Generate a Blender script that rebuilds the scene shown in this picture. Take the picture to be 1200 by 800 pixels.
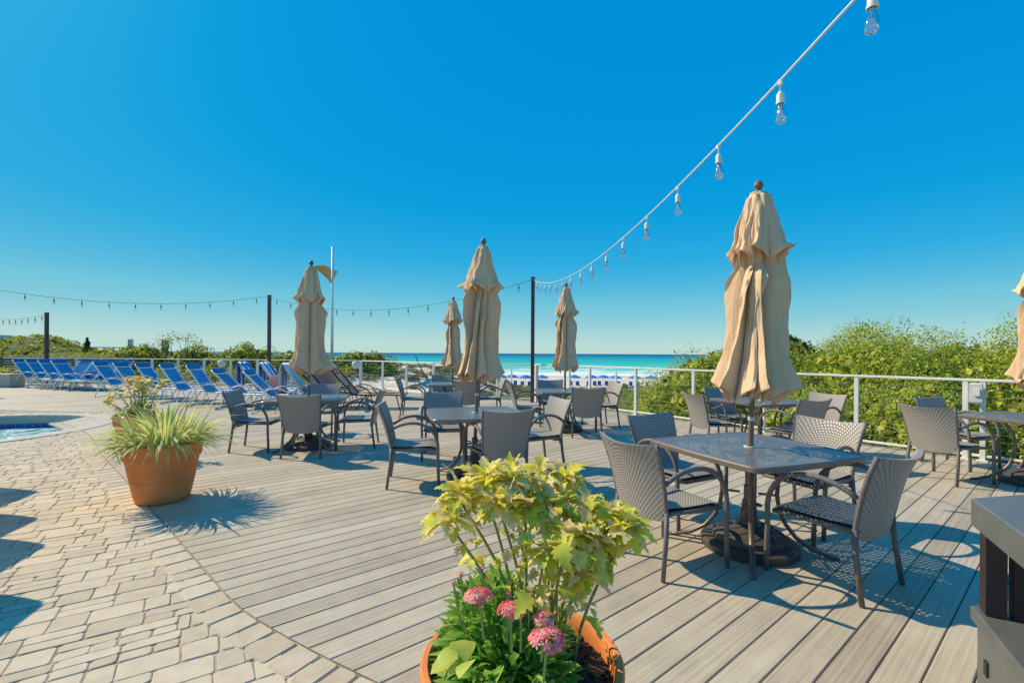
import bpy, bmesh, math, random
import numpy as np
from math import sin, cos, pi, radians, sqrt
from mathutils import Vector, Matrix

# ------------------------------------------------------------------ camera, sky, sun, exposure
sc = bpy.context.scene
for o in list(bpy.data.objects): bpy.data.objects.remove(o)
H = 1.417
ROLL = 0.0057
cam = bpy.data.cameras.new('camera'); co = bpy.data.objects.new('camera', cam); sc.collection.objects.link(co)
cam.sensor_width = 36; cam.lens = 36*540/1200; cam.shift_y = 14/1200
cam.clip_start = 0.05; cam.clip_end = 60000
co.matrix_world = Matrix.Translation((0, 0, H)) @ Matrix.Rotation(pi/2, 4, 'X') @ Matrix.Rotation(ROLL, 4, 'Z')
sc.camera = co
SUN_AZ = radians(155.0); SUN_EL = radians(41.0)
w = bpy.data.worlds.new('World'); sc.world = w; w.use_nodes = True
nt = w.node_tree; bg = nt.nodes['Background']
sky = nt.nodes.new('ShaderNodeTexSky'); sky.sky_type = 'NISHITA'; sky.sun_disc = False
sky.sun_elevation = SUN_EL; sky.sun_rotation = radians(-65.0)
sky.air_density = 1.0; sky.dust_density = 0.2; sky.ozone_density = 3.0
# the photograph's saturated grade: the sky's own red/blue ratio (clear zenith .. pale horizon) picks the sky colour
EXPO = 0.3
sx = nt.nodes.new('ShaderNodeSeparateColor'); nt.links.new(sky.outputs[0], sx.inputs[0])
dv = nt.nodes.new('ShaderNodeMath'); dv.operation = 'DIVIDE'; nt.links.new(sx.outputs[0], dv.inputs[0]); nt.links.new(sx.outputs[2], dv.inputs[1])
ds = nt.nodes.new('ShaderNodeMath'); ds.operation = 'DIVIDE'; ds.inputs[1].default_value = 1.4; nt.links.new(dv.outputs[0], ds.inputs[0])
rp_ = nt.nodes.new('ShaderNodeValToRGB'); nt.links.new(ds.outputs[0], rp_.inputs[0]); e_ = rp_.color_ramp.elements
stops_ = [(.27, (0, .22, .62)), (.31, (0, .285, .70)), (.36, (.004, .345, .73)), (.42, (.03, .42, .745)), (.57, (.17, .56, .71)), (.9, (.37, .66, .69)), (1.25, (.50, .71, .67))]
while len(e_) < len(stops_): e_.new(.5)
for i_, (p_, c_) in enumerate(stops_): e_[i_].position = p_/1.4; e_[i_].color = (*c_, 1)
sv = nt.nodes.new('ShaderNodeVectorMath'); sv.operation = 'SCALE'; sv.inputs['Scale'].default_value = 8.0/2**EXPO
nt.links.new(rp_.outputs[0], sv.inputs[0]); nt.links.new(sv.outputs[0], bg.inputs[0]); bg.inputs[1].default_value = 0.125
sl = bpy.data.lights.new('sun', 'SUN'); sl.energy = 4.5; sl.angle = radians(0.5); sl.color = (1.0, 0.83, 0.56)
so = bpy.data.objects.new('sun', sl); sc.collection.objects.link(so)
sd = Vector((cos(SUN_AZ)*cos(SUN_EL), sin(SUN_AZ)*cos(SUN_EL), sin(SUN_EL)))
so.rotation_euler = sd.to_track_quat('Z', 'Y').to_euler(); so.location = sd*30
sc.view_settings.view_transform = 'Standard'; sc.view_settings.look = 'None'; sc.view_settings.gamma = 1
sc.view_settings.exposure = EXPO
try: sc.view_settings.use_curve_mapping = False
except Exception: pass
sc.cycles.transparent_max_bounces = 24

rnd = random.Random(7); nr = np.random.RandomState(5)
COL = sc.collection

def G(px, py, z=0.0):
    """photo measurement -> point at height z (used to read the plan off the photograph)"""
    dx, dy = px-600, py-414
    d2 = dy-ROLL*dx; x2 = dx+ROLL*dy
    Y = 540*(H-z)/d2
    return (x2*Y/540, Y, z)

# ------------------------------------------------------------------ mesh helpers
class MB:
    def __init__(s): s.v = []; s.f = []; s.m = []; s.cm = 0; s.uv = None
    def add(s, vs, fs, mi=None):
        n = len(s.v); s.v.extend([tuple(p) for p in vs]); s.f.extend([tuple(i+n for i in f) for f in fs])
        s.m.extend([s.cm if mi is None else mi]*len(fs)); return s
    def box(s, c, d, rz=0, bev=0, M=None):
        x, y, z = d[0]/2, d[1]/2, d[2]/2
        R = Matrix.Rotation(rz, 4, 'Z') if M is None else M
        if bev <= 0:
            vs = [Vector((a*x, b*y, e*z)) for e in (-1, 1) for a, b in ((-1, -1), (1, -1), (1, 1), (-1, 1))]
            fs = [(3, 2, 1, 0), (4, 5, 6, 7), (0, 1, 5, 4), (1, 2, 6, 5), (2, 3, 7, 6), (3, 0, 4, 7)]
        else:
            vs = []; b_ = bev
            for (e, q) in ((-1, 1), (-1, 0), (1, 0), (1, 1)):
                xx = x-b_*q; yy = y-b_*q; zz = e*(z-b_*(1-q))
                c2 = b_*(0.0 if q else 1.0)
                for a, b in ((-1, -1), (1, -1), (1, 1), (-1, 1)):
                    vs.append(Vector((a*xx, b*yy, zz)))
            fs = [(3, 2, 1, 0), (12, 13, 14, 15)]
            for r in range(3):
                for k in range(4): fs.append((4*r+k, 4*r+(k+1) % 4, 4*r+4+(k+1) % 4, 4*r+4+k))
        cc = Vector(c)
        return s.add([(R @ p)+cc for p in vs], fs)
    def tube(s, pts, r, n=8, cap=True, sq=1.0):
        pts = [Vector(p) for p in pts]; N = len(pts)
        rs = r if isinstance(r, (list, tuple)) else [r]*N
        t0 = (pts[1]-pts[0]).normalized()
        up = Vector((0, 0, 1)) if abs(t0.z) < 0.9 else Vector((1, 0, 0))
        a = t0.cross(up).normalized(); vs = []
        for i, p in enumerate(pts):
            if i == 0: t = t0
            elif i == N-1: t = (pts[i]-pts[i-1]).normalized()
            else: t = ((pts[i]-pts[i-1]).normalized()+(pts[i+1]-pts[i]).normalized()).normalized()
            a = (a-t*a.dot(t)).normalized(); b = t.cross(a)
            for k in range(n):
                th = 2*pi*k/n+pi/n
                vs.append(p+(a*cos(th)+b*sin(th)*sq)*rs[i])
        fs = [(i*n+k, i*n+(k+1) % n, (i+1)*n+(k+1) % n, (i+1)*n+k) for i in range(N-1) for k in range(n)]
        if cap: fs += [tuple(range(n-1, -1, -1)), tuple((N-1)*n+k for k in range(n))]
        return s.add(vs, fs)
    def lathe(s, prof, n=24, c=(0, 0, 0), closed=False):
        vs = [(c[0]+r*cos(2*pi*k/n), c[1]+r*sin(2*pi*k/n), c[2]+z) for r, z in prof for k in range(n)]
        N = len(prof)
        fs = [(i*n+k, i*n+(k+1) % n, (i+1)*n+(k+1) % n, (i+1)*n+k) for i in range(N-1) for k in range(n)]
        if closed: fs += [tuple(range(n-1, -1, -1)), tuple((N-1)*n+k for k in range(n))]
        return s.add(vs, fs)
    def prism(s, poly, z0, z1, bev=0.0):
        n = len(poly)
        if bev:
            cx = sum(p[0] for p in poly)/n; cy = sum(p[1] for p in poly)/n
            def ins(p):
                d = Vector((cx-p[0], cy-p[1])); L = d.length or 1
                d = d/L*min(bev*1.3, L*.4); return (p[0]+d.x, p[1]+d.y)
            top = [ins(p) for p in poly]
            vs = [(x, y, z0) for x, y in poly]+[(x, y, z1-bev) for x, y in poly]+[(x, y, z1) for x, y in top]
            fs = [tuple(2*n+i for i in range(n))]
            for r in range(2): fs += [(r*n+i, r*n+(i+1) % n, (r+1)*n+(i+1) % n, (r+1)*n+i) for i in range(n)]
        else:
            vs = [(x, y, z0) for x, y in poly]+[(x, y, z1) for x, y in poly]
            fs = [tuple(range(n-1, -1, -1)), tuple(range(n, 2*n))]+[(i, (i+1) % n, n+(i+1) % n, n+i) for i in range(n)]
        return s.add(vs, fs)
    def grid(s, fn, nu, nv, wrap=False):
        vs = [fn(i/nu, j/nv) for j in range(nv+1) for i in range(nu if wrap else nu+1)]
        W = nu if wrap else nu+1
        fs = [(j*W+i, j*W+(i+1) % W, (j+1)*W+(i+1) % W, (j+1)*W+i) for j in range(nv) for i in range(nu)]
        return s.add(vs, fs)
    def build(s, name, mat, parent=None, smooth=False, loc=None):
        me = bpy.data.meshes.new(name); me.from_pydata([tuple(p) for p in s.v], [], s.f)
        mats = mat if isinstance(mat, (list, tuple)) else [mat]
        for m in mats: me.materials.append(m)
        if len(mats) > 1: me.polygons.foreach_set('material_index', s.m)
        if smooth: me.polygons.foreach_set('use_smooth', [True]*len(s.f))
        me.update()
        if smooth == 'auto':
            try: me.set_sharp_from_angle(angle=radians(38))
            except Exception: pass
        o = bpy.data.objects.new(name, me); COL.objects.link(o)
        if parent: o.parent = parent
        if loc: o.location = loc
        return o

def arr_mesh(name, V, F, mat, parent=None, smooth=False, col=None):
    """V (n,3) array, F (m,k) array"""
    me = bpy.data.meshes.new(name); k = F.shape[1]
    me.vertices.add(len(V)); me.vertices.foreach_set('co', V.astype(np.float32).ravel())
    me.loops.add(F.size); me.loops.foreach_set('vertex_index', F.astype(np.int32).ravel())
    me.polygons.add(len(F)); me.polygons.foreach_set('loop_start', np.arange(0, F.size, k, dtype=np.int32))
    me.polygons.foreach_set('loop_total', np.full(len(F), k, dtype=np.int32))
    if smooth: me.polygons.foreach_set('use_smooth', np.ones(len(F), dtype=bool))
    me.update(calc_edges=True)
    for m in (mat if isinstance(mat, (list, tuple)) else [mat]): me.materials.append(m)
    if col is not None:
        a = me.color_attributes.new('tint', 'FLOAT_COLOR', 'POINT')
        c = np.ones((len(V), 4), dtype=np.float32); c[:, :3] = col
        a.data.foreach_set('color', c.ravel())
    o = bpy.data.objects.new(name, me); COL.objects.link(o)
    if parent: o.parent = parent
    return o

def tag(o, label=None, cat=None, group=None, kind=None):
    if label: o['label'] = label
    if cat: o['category'] = cat
    if group: o['group'] = group
    if kind: o['kind'] = kind
    return o
def thing(name, label, cat, loc=(0, 0, 0), rz=0, group=None):
    o = bpy.data.objects.new(name, None); COL.objects.link(o); o.empty_display_size = .1
    o.location = loc; o.rotation_euler = (0, 0, rz); return tag(o, label, cat, group)
def copy_tree(o, parent=None):
    c = o.copy(); COL.objects.link(c)
    if parent: c.parent = parent
    for ch in list(o.children): copy_tree(ch, c)
    return c

# ------------------------------------------------------------------ materials
def mat(name, base, rough=.6, metal=0.0, var=.15, scale=8.0, bump=0.0, bscale=60.0, spec=.5, obj=True, trans=0.0, tint=False, rand=0.0, sheen=0):
    m = bpy.data.materials.new(name); m.use_nodes = True; n = m.node_tree; b = n.nodes['Principled BSDF']
    b.inputs['Roughness'].default_value = rough; b.inputs['Metallic'].default_value = metal
    b.inputs['Specular IOR Level'].default_value = spec
    tc = n.nodes.new('ShaderNodeTexCoord'); src = tc.outputs['Object']
    no = n.nodes.new('ShaderNodeTexNoise'); no.inputs['Scale'].default_value = scale; no.inputs['Detail'].default_value = 5
    n.links.new(src, no.inputs['Vector'])
    mr = n.nodes.new('ShaderNodeMapRange'); mr.inputs['From Min'].default_value = .3; mr.inputs['From Max'].default_value = .7
    mr.inputs['To Min'].default_value = 1-var; mr.inputs['To Max'].default_value = 1+var
    n.links.new(no.outputs['Fac'], mr.inputs['Value'])
    mul = n.nodes.new('ShaderNodeVectorMath'); mul.operation = 'SCALE'
    if tint:
        at = n.nodes.new('ShaderNodeAttribute'); at.attribute_name = 'tint'
        n.links.new(at.outputs['Color'], mul.inputs[0])
    else: mul.inputs[0].default_value = base[:3]
    out = mr.outputs[0]
    if rand:
        oi = n.nodes.new('ShaderNodeObjectInfo'); r2 = n.nodes.new('ShaderNodeMapRange')
        r2.inputs['To Min'].default_value = 1-rand; r2.inputs['To Max'].default_value = 1+rand
        n.links.new(oi.outputs['Random'], r2.inputs['Value'])
        mm = n.nodes.new('ShaderNodeMath'); mm.operation = 'MULTIPLY'
        n.links.new(out, mm.inputs[0]); n.links.new(r2.outputs[0], mm.inputs[1]); out = mm.outputs[0]
    n.links.new(out, mul.inputs['Scale']); n.links.new(mul.outputs[0], b.inputs['Base Color'])
    if bump:
        nb = n.nodes.new('ShaderNodeTexNoise'); nb.inputs['Scale'].default_value = bscale; nb.inputs['Detail'].default_value = 6
        n.links.new(src, nb.inputs['Vector'])
        bm_ = n.nodes.new('ShaderNodeBump'); bm_.inputs['Strength'].default_value = bump; bm_.inputs['Distance'].default_value = .01
        n.links.new(nb.outputs['Fac'], bm_.inputs['Height']); n.links.new(bm_.outputs[0], b.inputs['Normal'])
    if trans:
        tr = n.nodes.new('ShaderNodeBsdfTranslucent'); mx = n.nodes.new('ShaderNodeMixShader'); mx.inputs[0].default_value = trans
        n.links.new(mul.outputs[0], tr.inputs['Color'])
        n.links.new(b.outputs[0], mx.inputs[1]); n.links.new(tr.outputs[0], mx.inputs[2])
        n.links.new(mx.outputs[0], n.nodes['Material Output'].inputs['Surface'])
    m['mul'] = 1
    return m
def nodes(m): return m.node_tree, m.node_tree.nodes['Principled BSDF']
def mth(n, op, a, b=None, c=None):
    x = n.nodes.new('ShaderNodeMath'); x.operation = op
    for i, q in enumerate((a, b, c)):
        if q is None: continue
        if isinstance(q, (int, float)): x.inputs[i].default_value = q
        else: n.links.new(q, x.inputs[i])
    return x.outputs[0]
def ramp(n, fac, stops, interp='LINEAR'):
    r = n.nodes.new('ShaderNodeValToRGB'); r.color_ramp.interpolation = interp
    e = r.color_ramp.elements
    while len(e) < len(stops): e.new(.5)
    for i, (p, c) in enumerate(stops): e[i].position = p; e[i].color = (c[0], c[1], c[2], 1)
    n.links.new(fac, r.inputs[0]); return r.outputs[0]

M = {}
# wicker: staggered strands in object space, x across, y+z along
def wicker(name, base, px=.024, pz=.013, dark=.35):
    m = bpy.data.materials.new(name); m.use_nodes = True; n, b = nodes(m)
    b.inputs['Roughness'].default_value = .42; b.inputs['Specular IOR Level'].default_value = .45
    tc = n.nodes.new('ShaderNodeTexCoord'); sp = n.nodes.new('ShaderNodeSeparateXYZ'); n.links.new(tc.outputs['Object'], sp.inputs[0])
    yz = mth(n, 'ADD', mth(n, 'MULTIPLY', sp.outputs[2], 1.0), mth(n, 'MULTIPLY', sp.outputs[1], 1.0))
    row = mth(n, 'FLOOR', mth(n, 'DIVIDE', yz, pz))
    ph = mth(n, 'MULTIPLY', mth(n, 'MODULO', mth(n, 'ADD', row, 1000.0), 2.0), .5)
    u = mth(n, 'FRACT', mth(n, 'ADD', mth(n, 'ADD', mth(n, 'DIVIDE', sp.outputs[0], px), 100.0), ph))
    v = mth(n, 'FRACT', mth(n, 'DIVIDE', yz, pz))
    hu = mth(n, 'POWER', mth(n, 'SINE', mth(n, 'MULTIPLY', u, pi)), .6)
    hv = mth(n, 'POWER', mth(n, 'SINE', mth(n, 'MULTIPLY', v, pi)), .5)
    h = mth(n, 'MULTIPLY', hu, hv)
    c = ramp(n, h, [(0.15, tuple(x*dark for x in base)), (.6, base), (1, tuple(min(1, x*1.25) for x in base))])  # colour follows weave height: gap shade and crown highlights painted in
    n.links.new(c, b.inputs['Base Color'])
    bp = n.nodes.new('ShaderNodeBump'); bp.inputs['Strength'].default_value = .8; bp.inputs['Distance'].default_value = .004
    n.links.new(h, bp.inputs['Height']); n.links.new(bp.outputs[0], b.inputs['Normal'])
    return m
M['wicker'] = wicker('wicker_weave', (.36, .33, .305))
M['wicker_fine'] = wicker('wicker_fine', (.34, .32, .30), .016, .010)
M['wrap'] = mat('wicker_wrapped_frame', (.16, .145, .14), .4, var=.2, scale=60, bump=.5, bscale=260)
M['table_metal'] = mat('table_powdercoat', (.16, .125, .115), .38, .25, var=.12, scale=30)
M['table_edge'] = mat('table_edge', (.20, .155, .135), .35, .2, var=.1, scale=20)
def perforated(name, base):
    m = bpy.data.materials.new(name); m.use_nodes = True; n, b = nodes(m)
    b.inputs['Base Color'].default_value = (*base, 1); b.inputs['Roughness'].default_value = .33; b.inputs['Specular IOR Level'].default_value = .7
    tc = n.nodes.new('ShaderNodeTexCoord'); sp = n.nodes.new('ShaderNodeSeparateXYZ'); n.links.new(tc.outputs['Object'], sp.inputs[0])
    P = .0265
    def cell(s): return mth(n, 'FRACT', mth(n, 'ADD', mth(n, 'DIVIDE', s, P), 100.0))
    row = mth(n, 'MODULO', mth(n, 'FLOOR', mth(n, 'ADD', mth(n, 'DIVIDE', sp.outputs[1], P), 100.0)), 2.0)
    u = mth(n, 'FRACT', mth(n, 'ADD', mth(n, 'ADD', mth(n, 'DIVIDE', sp.outputs[0], P*1.3), 100.0), mth(n, 'MULTIPLY', row, .5)))
    v = cell(sp.outputs[1])
    a = mth(n, 'LESS_THAN', mth(n, 'ABSOLUTE', mth(n, 'SUBTRACT', u, .5)), .21)
    c = mth(n, 'LESS_THAN', mth(n, 'ABSOLUTE', mth(n, 'SUBTRACT', v, .5)), .17)
    hole = mth(n, 'MULTIPLY', a, c)
    # blank margin and blank cross band round the pole ring
    ax = mth(n, 'ABSOLUTE', sp.outputs[0]); ay = mth(n, 'ABSOLUTE', sp.outputs[1])
    inn = mth(n, 'MULTIPLY', mth(n, 'LESS_THAN', ax, .455), mth(n, 'LESS_THAN', ay, .455))
    far = mth(n, 'GREATER_THAN', mth(n, 'MAXIMUM', ax, ay), .09)
    hole = mth(n, 'MULTIPLY', hole, mth(n, 'MULTIPLY', inn, far))
    tr = n.nodes.new('ShaderNodeBsdfTransparent'); mx = n.nodes.new('ShaderNodeMixShader')
    n.links.new(hole, mx.inputs[0]); n.links.new(b.outputs[0], mx.inputs[1]); n.links.new(tr.outputs[0], mx.inputs[2])
    n.links.new(mx.outputs[0], n.nodes['Material Output'].inputs['Surface'])
    return m
M['perf'] = perforated('perforated_table_top', (.15, .14, .14))
M['canvas'] = mat('tan_canvas', (.85, .62, .41), .85, var=.06, scale=5, bump=.12, bscale=900, spec=.15, trans=.22)
n, b = nodes(M['canvas']); tc = n.nodes.new('ShaderNodeTexCoord'); mp = n.nodes.new('ShaderNodeMapping'); mp.inputs['Scale'].default_value = (11, 11, 1.6); n.links.new(tc.outputs['Object'], mp.inputs['Vector'])
nz = n.nodes.new('ShaderNodeTexNoise'); nz.inputs['Scale'].default_value = 1.0; nz.inputs['Detail'].default_value = 4; nz.inputs['Distortion'].default_value = 1.2; n.links.new(mp.outputs[0], nz.inputs['Vector'])
b2 = n.nodes.new('ShaderNodeBump'); b2.inputs['Strength'].default_value = .5; b2.inputs['Distance'].default_value = .05
rg = mth(n, 'ABSOLUTE', mth(n, 'SUBTRACT', nz.outputs['Fac'], .5)); n.links.new(rg, b2.inputs['Height']); n.links.new(b.inputs['Normal'].links[0].from_socket, b2.inputs['Normal']); n.links.new(b2.outputs[0], b.inputs['Normal'])
M['bronze'] = mat('bronze_pole', (.20, .145, .10), .4, .3, var=.15, scale=20)
M['finial'] = mat('finial_wood', (.16, .12, .085), .6, var=.3, scale=40)
M['base_plastic'] = mat('umbrella_base_plastic', (.075, .06, .055), .5, var=.2, scale=20, bump=.2)
M['white_paint'] = mat('white_rail_paint', (.78, .78, .74), .45, var=.06, scale=6)
M['cable'] = mat('steel_cable', (.55, .55, .53), .3, .8, var=.1)
M['pole'] = mat('dark_brown_pole', (.085, .05, .055), .55, var=.25, scale=10)
M['white_plastic'] = mat('white_plastic', (.75, .74, .70), .4, var=.05)
M['white_frame'] = mat('chaise_white_frame', (.82, .82, .80), .35, var=.05)
M['blue_sling'] = mat('blue_sling', (.015, .21, .54), .38, var=.12, scale=6, spec=.6, trans=.3)
M['brown_frame'] = mat('chaise_brown_frame', (.06, .035, .035), .4, var=.1)
M['tan_sling'] = mat('tan_sling', (.60, .43, .28), .7, var=.1, trans=.6)
M['pink'] = mat('pink_towel', (.75, .38, .32), .9, var=.1)
M['purple_sling'] = mat('purple_towel', (.10, .05, .09), .9, var=.1)
M['terracotta'] = mat('terracotta', (.68, .23, .065), .6, var=.13, scale=5, bump=.15, bscale=40, spec=.35)
n, b = nodes(M['terracotta']); tc = n.nodes.new('ShaderNodeTexCoord'); src_ = b.inputs['Base Color'].links[0].from_socket
nz = n.nodes.new('ShaderNodeTexNoise'); nz.inputs['Scale'].default_value = 7; nz.inputs['Detail'].default_value = 8; nz.inputs['Roughness'].default_value = .7; n.links.new(tc.outputs['Object'], nz.inputs['Vector'])
mr_ = n.nodes.new('ShaderNodeMapRange'); mr_.inputs['From Min'].default_value = .54; mr_.inputs['From Max'].default_value = .78; mr_.inputs['To Max'].default_value = .45; n.links.new(nz.outputs['Fac'], mr_.inputs['Value'])
mc_ = n.nodes.new('ShaderNodeMixRGB'); n.links.new(mr_.outputs[0], mc_.inputs[0]); n.links.new(src_, mc_.inputs[1]); mc_.inputs[2].default_value = (.62, .38, .22, 1); n.links.new(mc_.outputs[0], b.inputs['Base Color'])
M['soil'] = mat('soil', (.035, .022, .018), .95, var=.5, scale=60, bump=1.0, bscale=90)
M['stone'] = mat('coping_stone', (.50, .46, .38), .85, var=.12, scale=9, bump=.3, bscale=70)
M['counter'] = mat('counter_steel', (.13, .14, .14), .4, .15, var=.12, scale=7)
M['counter_dark'] = mat('counter_dark', (.045, .03, .035), .5, .2, var=.2, scale=7)
M['black'] = mat('black_plastic', (.02, .02, .022), .5, var=.1)
M['wood_grey'] = mat('weathered_wood', (.26, .19, .13), .85, var=.25, scale=6, bump=.4)
M['bark'] = mat('bark', (.16, .12, .085), .9, var=.3, scale=15, bump=.6)
M['leaf'] = mat('shrub_leaf', (1, 1, 1), .5, var=.2, scale=1.2, tint=True, trans=.45, spec=.35)
M['leaf_soft'] = mat('plant_leaf', (1, 1, 1), .5, var=.14, scale=40, tint=True, trans=.45, spec=.35)
M['petal'] = mat('petal', (1, 1, 1), .6, var=.06, scale=60, tint=True, trans=.2, spec=.2)
M['stem'] = mat('stem', (.22, .30, .08), .6, var=.2, scale=30)
M['beach_blue'] = mat('beach_umbrella_blue', (.015, .17, .58), .7, var=.08, rand=.15)
M['yellow_horn'] = mat('ochre_shade', (.62, .42, .15), .5, var=.1)
M['cream'] = mat('cream_panel', (.62, .62, .58), .6, var=.08)

# glass bulb
g = bpy.data.materials.new('bulb_glass'); g.use_nodes = True; n, b = nodes(g)
b.inputs['Base Color'].default_value = (.95, .97, 1, 1); b.inputs['Roughness'].default_value = .03
tr = n.nodes.new('ShaderNodeBsdfTransparent'); gl = n.nodes.new('ShaderNodeBsdfGlossy'); gl.inputs['Roughness'].default_value = .03
fr = n.nodes.new('ShaderNodeFresnel'); fr.inputs['IOR'].default_value = 1.5
mx = n.nodes.new('ShaderNodeMixShader')
n.links.new(mth(n, 'MINIMUM', mth(n, 'ADD', mth(n, 'MULTIPLY', fr.outputs[0], 1.2), .16), .9), mx.inputs[0]); n.links.new(tr.outputs[0], mx.inputs[1]); n.links.new(gl.outputs[0], mx.inputs[2])
n.links.new(mx.outputs[0], n.nodes['Material Output'].inputs['Surface']); M['glass'] = g

# deck boards: colour per board with grain along the board
BD = Vector((.778, .628)).normalized(); BN = Vector((-BD.y, BD.x)); BW = .1455
def board_mat():
    m = bpy.data.materials.new('composite_decking'); m.use_nodes = True; n, b = nodes(m)
    tc = n.nodes.new('ShaderNodeTexCoord'); sp = n.nodes.new('ShaderNodeSeparateXYZ'); n.links.new(tc.outputs['Object'], sp.inputs[0])
    X, Y = sp.outputs[0], sp.outputs[1]
    u = mth(n, 'ADD', mth(n, 'MULTIPLY', X, BD.x), mth(n, 'MULTIPLY', Y, BD.y))
    v = mth(n, 'ADD', mth(n, 'MULTIPLY', X, BN.x), mth(n, 'MULTIPLY', Y, BN.y))
    bi = mth(n, 'FLOOR', mth(n, 'DIVIDE', v, BW))
    wn = n.nodes.new('ShaderNodeTexWhiteNoise'); wn.noise_dimensions = '1D'; n.links.new(bi, wn.inputs['W'])
    cb = n.nodes.new('ShaderNodeCombineXYZ')
    n.links.new(mth(n, 'ADD', mth(n, 'MULTIPLY', u, .9), mth(n, 'MULTIPLY', wn.outputs['Value'], 40.0)), cb.inputs[0])
    n.links.new(mth(n, 'MULTIPLY', v, 55.0), cb.inputs[1])
    n1 = n.nodes.new('ShaderNodeTexNoise'); n1.inputs['Scale'].default_value = 1.5; n1.inputs['Detail'].default_value = 6; n.links.new(cb.outputs[0], n1.inputs['Vector'])
    n2 = n.nodes.new('ShaderNodeTexNoise'); n2.inputs['Scale'].default_value = .7; n2.inputs['Detail'].default_value = 5; n.links.new(tc.outputs['Object'], n2.inputs['Vector'])
    n3 = n.nodes.new('ShaderNodeTexNoise'); n3.inputs['Scale'].default_value = 9; n3.inputs['Detail'].default_value = 4; n.links.new(tc.outputs['Object'], n3.inputs['Vector'])
    k = mth(n, 'ADD', mth(n, 'MULTIPLY', n1.outputs['Fac'], .55), mth(n, 'MULTIPLY', wn.outputs['Value'], .16))
    k = mth(n, 'ADD', k, mth(n, 'MULTIPLY', n2.outputs['Fac'], .25)); k = mth(n, 'ADD', k, mth(n, 'MULTIPLY', n3.outputs['Fac'], .12))
    n4 = n.nodes.new('ShaderNodeTexNoise'); n4.inputs['Scale'].default_value = 2.3; n4.inputs['Detail'].default_value = 9; n4.inputs['Roughness'].default_value = .75; n.links.new(tc.outputs['Object'], n4.inputs['Vector'])
    k = mth(n, 'ADD', k, mth(n, 'MULTIPLY', mth(n, 'SUBTRACT', n4.outputs['Fac'], .5), .30))
    c = ramp(n, k, [(.35, (.30, .245, .19)), (.55, (.455, .392, .30)), (.75, (.575, .507, .40))])
    n.links.new(c, b.inputs['Base Color']); b.inputs['Roughness'].default_value = .6; b.inputs['Specular IOR Level'].default_value = .3
    bp = n.nodes.new('ShaderNodeBump'); bp.inputs['Strength'].default_value = .35; bp.inputs['Distance'].default_value = .002
    n.links.new(n1.outputs['Fac'], bp.inputs['Height']); n.links.new(bp.outputs[0], b.inputs['Normal'])
    return m
M['deck'] = board_mat()
M['under'] = mat('under_deck', (.03, .028, .025), .95)
# pavers: one tone per block (random per island)
def paver_mat(name, c0, c1, c2):
    m = bpy.data.materials.new(name); m.use_nodes = True; n, b = nodes(m)
    ge = n.nodes.new('ShaderNodeNewGeometry'); tc = n.nodes.new('ShaderNodeTexCoord')
    n1 = n.nodes.new('ShaderNodeTexNoise'); n1.inputs['Scale'].default_value = 14; n1.inputs['Detail'].default_value = 8; n.links.new(tc.outputs['Object'], n1.inputs['Vector'])
    n2 = n.nodes.new('ShaderNodeTexNoise'); n2.inputs['Scale'].default_value = 160; n2.inputs['Detail'].default_value = 3; n.links.new(tc.outputs['Object'], n2.inputs['Vector'])
    k = mth(n, 'ADD', mth(n, 'MULTIPLY', ge.outputs['Random Per Island'], .38), mth(n, 'MULTIPLY', n1.outputs['Fac'], .65))
    k = mth(n, 'ADD', k, mth(n, 'MULTIPLY', mth(n, 'SUBTRACT', n2.outputs['Fac'], .5), .35))
    c = ramp(n, k, [(.15, c0), (.5, c1), (.85, c2)])
    n.links.new(c, b.inputs['Base Color']); b.inputs['Roughness'].default_value = .85; b.inputs['Specular IOR Level'].default_value = .2
    bp = n.nodes.new('ShaderNodeBump'); bp.inputs['Strength'].default_value = .5; bp.inputs['Distance'].default_value = .006
    n.links.new(mth(n, 'ADD', n1.outputs['Fac'], mth(n, 'MULTIPLY', n2.outputs['Fac'], .4)), bp.inputs['Height']); n.links.new(bp.outputs[0], b.inputs['Normal'])
    return m
M['paver'] = paver_mat('paver_stone', (.42, .345, .255), (.54, .455, .34), (.64, .55, .42))
M['joint'] = mat('joint_sand', (.38, .31, .22), .95, var=.4, scale=12, bump=.6)

# ------------------------------------------------------------------ plan outlines
edge_px = [(102.5, 507), (120, 532), (160, 575), (177, 596), (200, 620), (217, 640), (250, 677), (280, 710), (333, 743), (400, 778), (443, 798)]
edge = [G(*p)[:2] for p in edge_px]
POOL_C = Vector((-10.05, 8.05)); POOL_R = 2.1
edge = [(-9.0, 9.2)] + edge + [(-.25, 1.80), (.15, 1.63), (.7, 1.5), (1.5, 1.38), (3.0, 1.25), (5, 1.1), (9, 0.9)]
def smooth_line(P, step=.06):
    P = [Vector(p) for p in P]; out = []
    for i in range(len(P)-1):
        p0 = P[max(i-1, 0)]; p1 = P[i]; p2 = P[i+1]; p3 = P[min(i+2, len(P)-1)]
        k = max(2, int((p2-p1).length/step))
        for j in range(k):
            t = j/k
            out.append(.5*((2*p1)+(p2-p0)*t+(2*p0-5*p1+4*p2-p3)*t*t+(3*p1-p0-3*p2+p3)*t**3))
    out.append(P[-1])
    for _ in range(6): out = [out[0]]+[(out[i-1]+out[i]*2+out[i+1])/4 for i in range(1, len(out)-1)]+[out[-1]]
    return out
EDGE = smooth_line(edge)
rail_pts = [(-22.5, 20.4), (-10.6, 19.2), (-6.0, 18.4), (-2.6, 15.3), (0.7, 13.65), (5.5, 7.35), (7.7, 4.46)]
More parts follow.
